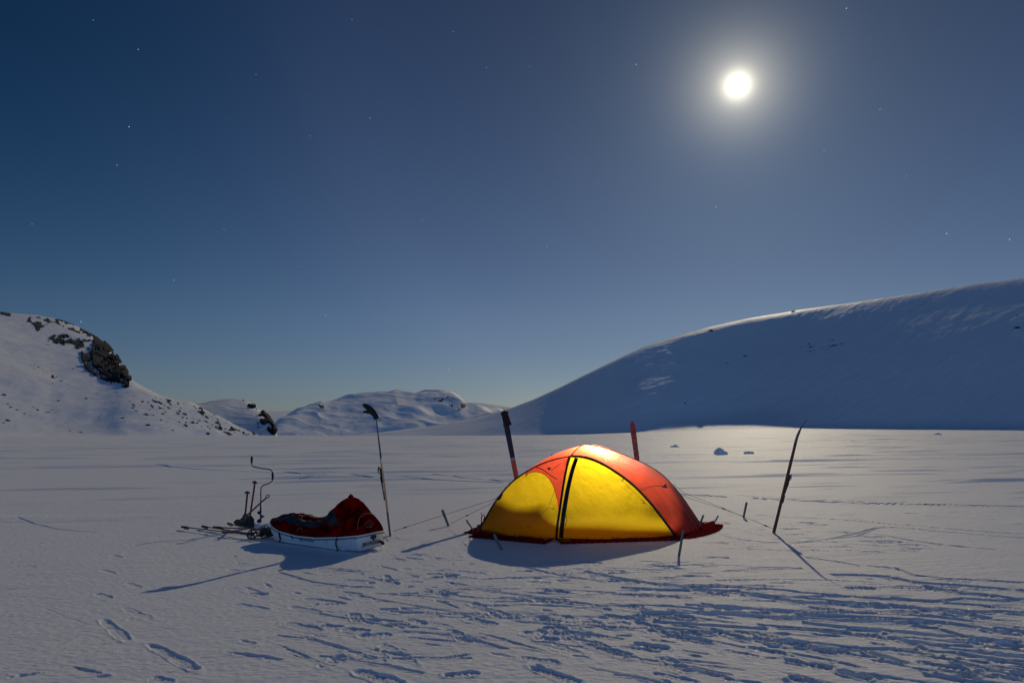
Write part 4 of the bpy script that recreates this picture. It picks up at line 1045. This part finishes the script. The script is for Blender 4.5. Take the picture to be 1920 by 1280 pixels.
# cord hanging over the near side
MB().tube(cr([sp(.84, .19, .19), sp(.82, .245, .17), hullp(.80, .75, .015), hullp(.795, .4, .016), hullp(.81, .05, .02), sp(.83, hw(.5) + .04, .012)], 24), .008, 6).build('hanging_cord', M['black'], sled)
MB().tube(cr([hullp(.22, 1.05, .008), hullp(.215, .6, .014), hullp(.22, .2, .016), sp(.22, hw(.2) + .02, .015)], 12), .010, 6).build('front_strap', M['black'], sled)
MB().tube(cr([hullp(.34, 1.05, .008), hullp(.352, .8, .012), hullp(.36, .55, .014)], 10), .006, 6).build('side_loop', M['black'], sled)
MB().tube([sp(1.0, -.17, .09), sp(1.02, -.175, .07), sp(1.03, -.18, .05)], [.010, .022, .016], 8).build('brake_knob', M['black'], sled)
MB().tube([sp(1.0, -.22, .14), sp(1.04, -.24, .08), g1_ + Vector((-.1, -.05, .01))], .003, 5).build('rear_cord', M['cord'], sled)

# ------------------------------------------------------------------ ice auger
def gpz(u, v):
    p = gp(u, v); p.z = gz(p.x, p.y); return p
b0 = gpz(489, 978); YA = b0.y; A = lambda u, v: at(u, v, YA)
aug = empty('ice_auger', b0); tag(aug, 'hand ice auger with blue spiral and crank handle, standing beside the shovels', 'ice auger')
MB().tube([A(472,869), A(472.5,872), A(475,874.5), A(490,877.5), A(503,879), A(509,881), A(511,885), A(511.5,897), A(510,902), A(505,905.5), A(494,909.5), A(490,913), A(489,920), A(489,942)], .0095, 8).build('crank', M['steel'], aug)
for (q0, q1) in [((472,855),(472,868)), ((511,885),(511.5,898))]:
    a, c = A(*q0), A(*q1); g = MB(); g.tube([a, a.lerp(c, .08), a.lerp(c, .5), a.lerp(c, .9), a.lerp(c, .93), c], [.012, .017, .019, .016, .024, .024], 10); g.build('grip', M['black'], aug)
MB().tube([A(489,940), b0 + Vector((0, 0, -.06))], .014, 10).build('shaft', M['blue'], aug)
a, c = A(489, 956), b0 + Vector((0, 0, -.08)); vs, fs = [], []; n = 90
for i in range(n + 1):
    q = i / n; ang = q * 2 * math.pi * 2.0 + 2.2; p = a.lerp(c, q); o = Vector((math.cos(ang), math.sin(ang), 0)); R_ = .058 * min(1, q * 6 + .3)
    for dz in (0, .006): vs += [p + o * .012 + Vector((0, 0, dz)), p + o * R_ + Vector((0, 0, dz - .006))]
for i in range(n):
    k = i * 4; fs += [(k, k+1, k+5, k+4), (k+2, k+6, k+7, k+3), (k+1, k+3, k+7, k+5), (k, k+4, k+6, k+2)]
mb = MB(); mb.add(vs, fs); mb.build('spiral_blade', M['blue'], aug)
# little heap of snow at its foot
bm = bmesh.new(); r = random.Random(9)
for k in range(9):
    p = gp(484 + 30 * r.random(), 985 + 5 * r.random()); q = bmesh.ops.create_icosphere(bm, subdivisions=3, radius=1); w = r.uniform(.05, .11)
    for vv in q['verts']:
        c = vv.co; jt = 1 + .2 * math.sin(c.x * 5 + k) * math.cos(c.y * 6 + c.z * 4); vv.co = Vector((p.x + c.x * w * jt * 1.3, p.y + c.y * w, c.z * w * .55 * jt))
me = bpy.data.meshes.new('snow_heap'); bm.to_mesh(me); bm.free(); me.materials.append(M['snow']); me.polygons.foreach_set('use_smooth', [True] * len(me.polygons))
o = bpy.data.objects.new('snow_heap', me); COL.objects.link(o); tag(o, 'small heap of dug snow between the ice auger and the sled bow', 'snow heap')

# ------------------------------------------------------------------ shovels and axe
def shovel(topq, neck, foot, Yy, label, m, bw=.10):
    a, c, d = at(*topq, Yy), at(*neck, Yy), at(*foot, Yy - .02)
    root = empty('snow_shovel', d); tag(root, label, 'snow shovel', 'snow shovels stuck in the snow')
    ax = (a - c).normalized(); s = ax.cross(Vector((0, 1, 0))).normalized()
    MB().tube([a, c], .0145, 8).build('shaft', m, root)
    g = MB(); g.tube([a - s * .035 + ax * .0, a + ax * .018, a + s * .030 + ax * .008, a + s * .034 - ax * .01], [.012, .016, .015, .010], 8); g.build('grip', M['black'], root)
    bx_ = (c - d).normalized(); rings = []
    for q, w, dp in [(0, .25, .02), (.08, .55, .03), (.22, .95, .035), (.6, 1.0, .03), (.9, .9, .012), (1.15, .7, 0.0)]:
        p = c.lerp(d, q); row = []
        for k in np.linspace(-1, 1, 7): row.append(p + s * (k * bw * .5 * w) + Vector((0, 1, 0)) * (dp * (1 - k * k)))
        rings.append(row + [x + Vector((0, .004, 0)) for x in reversed(row)])
    MB().loft(rings, close=True).build('blade', M['blade'], root)
Ysh = gp(465, 988).y
shovel((464,924), (460,962), (462,987), Ysh, 'shorter snow shovel with dark red shaft, left of the pair', M['redshaft'])
shovel((478,905), (469,966), (470,989), Ysh + .02, 'taller snow shovel with dark red shaft, in front of the auger', M['redshaft'], .12)
Yx = Ysh - .12; a, c = at(502, 930, Yx), at(451, 977, Yx)
rt = empty('snow_shovel', at(450, 985, Yx)); tag(rt, 'brown-shafted small shovel lying diagonally across the two red ones', 'snow shovel')
ax = (a - c).normalized(); s = ax.cross(Vector((0, 1, 0))).normalized()
MB().tube([a - ax * .03, c.lerp(a, .3), c], [.013, .014, .016], 8).build('shaft', M['wood'], rt)
ring_ = [a + (ax * math.cos(t_) + s * math.sin(t_)) * .022 for t_ in np.linspace(0, 2 * math.pi, 16)]
MB().tube(ring_, .008, 6, cap=False).build('grip', M['wood'], rt)
pb = [at(*q, Yx) for q in [(438,979),(442,974),(447,973),(452,977),(458,984),(461,986),(452,988),(444,985)]]
MB().loft([[p + Vector((0, dy, 0)) for p in pb] for dy in (-.012, .012)], close=True).build('blade', M['blade'], rt)
pb = [at(*q, Yx) for q in [(446,977),(456,968),(461,972),(456,981),(450,983)]]
MB().loft([[p + Vector((0, dy, 0)) for p in pb] for dy in (-.016, .016)], close=True).build('blade_socket', M['blade'], rt)

# ------------------------------------------------------------------ ski poles lying on the snow
def pole(gq, bq, label, m, zg=.03, zb=.05, strap=None, grip_m=None, basket=.062, tilt=(0.25, -1, .35)):
    a = gp(*gq); c = gp(*bq); a.z = zg; c.z = zb
    root = empty('ski_pole', c); tag(root, label, 'ski pole', 'ski poles lying on the snow')
    d = (c - a).normalized(); L = (c - a).length
    MB().tube([a + d * .12, c, c + d * .05], [.0085, .0065, .003], 8).build('shaft', m, root)
    g = MB(); g.tube([a - d * .01, a, a + d * .02, a + d * .10, a + d * .16], [.010, .018, .014, .0155, .011], 8); g.build('grip', M['black'], root)
    st = cr([a + d * .02, a + d * .06 + Vector((.0, -.05, 0)), a + d * .16 + Vector((0, -.07, -.01)), a + d * .20 + Vector((0, -.03, -.01)), a + d * .05 + Vector((0, -.012, 0))], 16)
    MB().tube([p if p.z > .01 else Vector((p.x, p.y, .012)) for p in st], .006, 6).build('wrist_strap', M['black'], root)
    ax = Vector(tilt).normalized(); x = ax.cross(Vector((0, 0, 1))).normalized(); y = ax.cross(x)
    rg_ = MB(); rg_.tube([c + (x * math.cos(t_) + y * math.sin(t_)) * basket for t_ in np.linspace(0, 2 * math.pi, 25)], .006, 6, cap=False)
    for t_ in np.linspace(0, 2 * math.pi, 6)[:-1]: rg_.tube([c, c + (x * math.cos(t_) + y * math.sin(t_)) * basket], .006, 6)
    rg_.tube([c - d * .02, c + d * .02], .016, 8); rg_.build('basket', M['black'], root)
    return root
pole((341,991), (472,1009), 'black ski pole reaching farthest left, lying on the snow', M['steel'])
pole((379,990), (473,1008), 'dark pole with big round basket nearest the viewer', M['wood'], zb=.055)
pole((427,987), (502,1006), 'brownish pole with its grip by the diagonal shovel', M['wood'], zg=.05, zb=.055)
pole((400,993), (497,1000), 'red-brown pole ending under the sled bow', M['redshaft'], zg=.04, zb=.06)
# harness bundle by the bow
hb = empty('tow_harness', gp(510, 1008)); tag(hb, 'tangled black tow harness lying at the sled bow', 'harness')
r = random.Random(12); cen = gp(512, 1006)
for k in range(4):
    ph = r.random() * 6; pts = []
    for i in range(26):
        t_ = i / 25 * 4 * math.pi + ph; rad = .06 + .09 * abs(math.sin(t_ * .7 + k))
        pts.append(cen + Vector((rad * 1.5 * math.cos(t_), rad * math.sin(t_) * .8, .03 + .03 * math.sin(t_ * 1.7 + k) + .02 * k)))
    MB().tube(pts, .009, 6).build('strap', M['black'], hb)
MB().box(cen + Vector((-.02, 0, .035)), (Vector((1, 0, 0)), Vector((0, 1, 0)), Vector((0, 0, 1))), (.07, .05, .02)).build('padded_belt', M['black'], hb, False)
MB().tube([cen + Vector((-.75, .10, .05)), cen + Vector((-.4, .02, .05)), cen + Vector((0, 0, .06)), sp(.02, 0, .12)], .012, 8).build('tow_bar', M['redshaft'], hb)
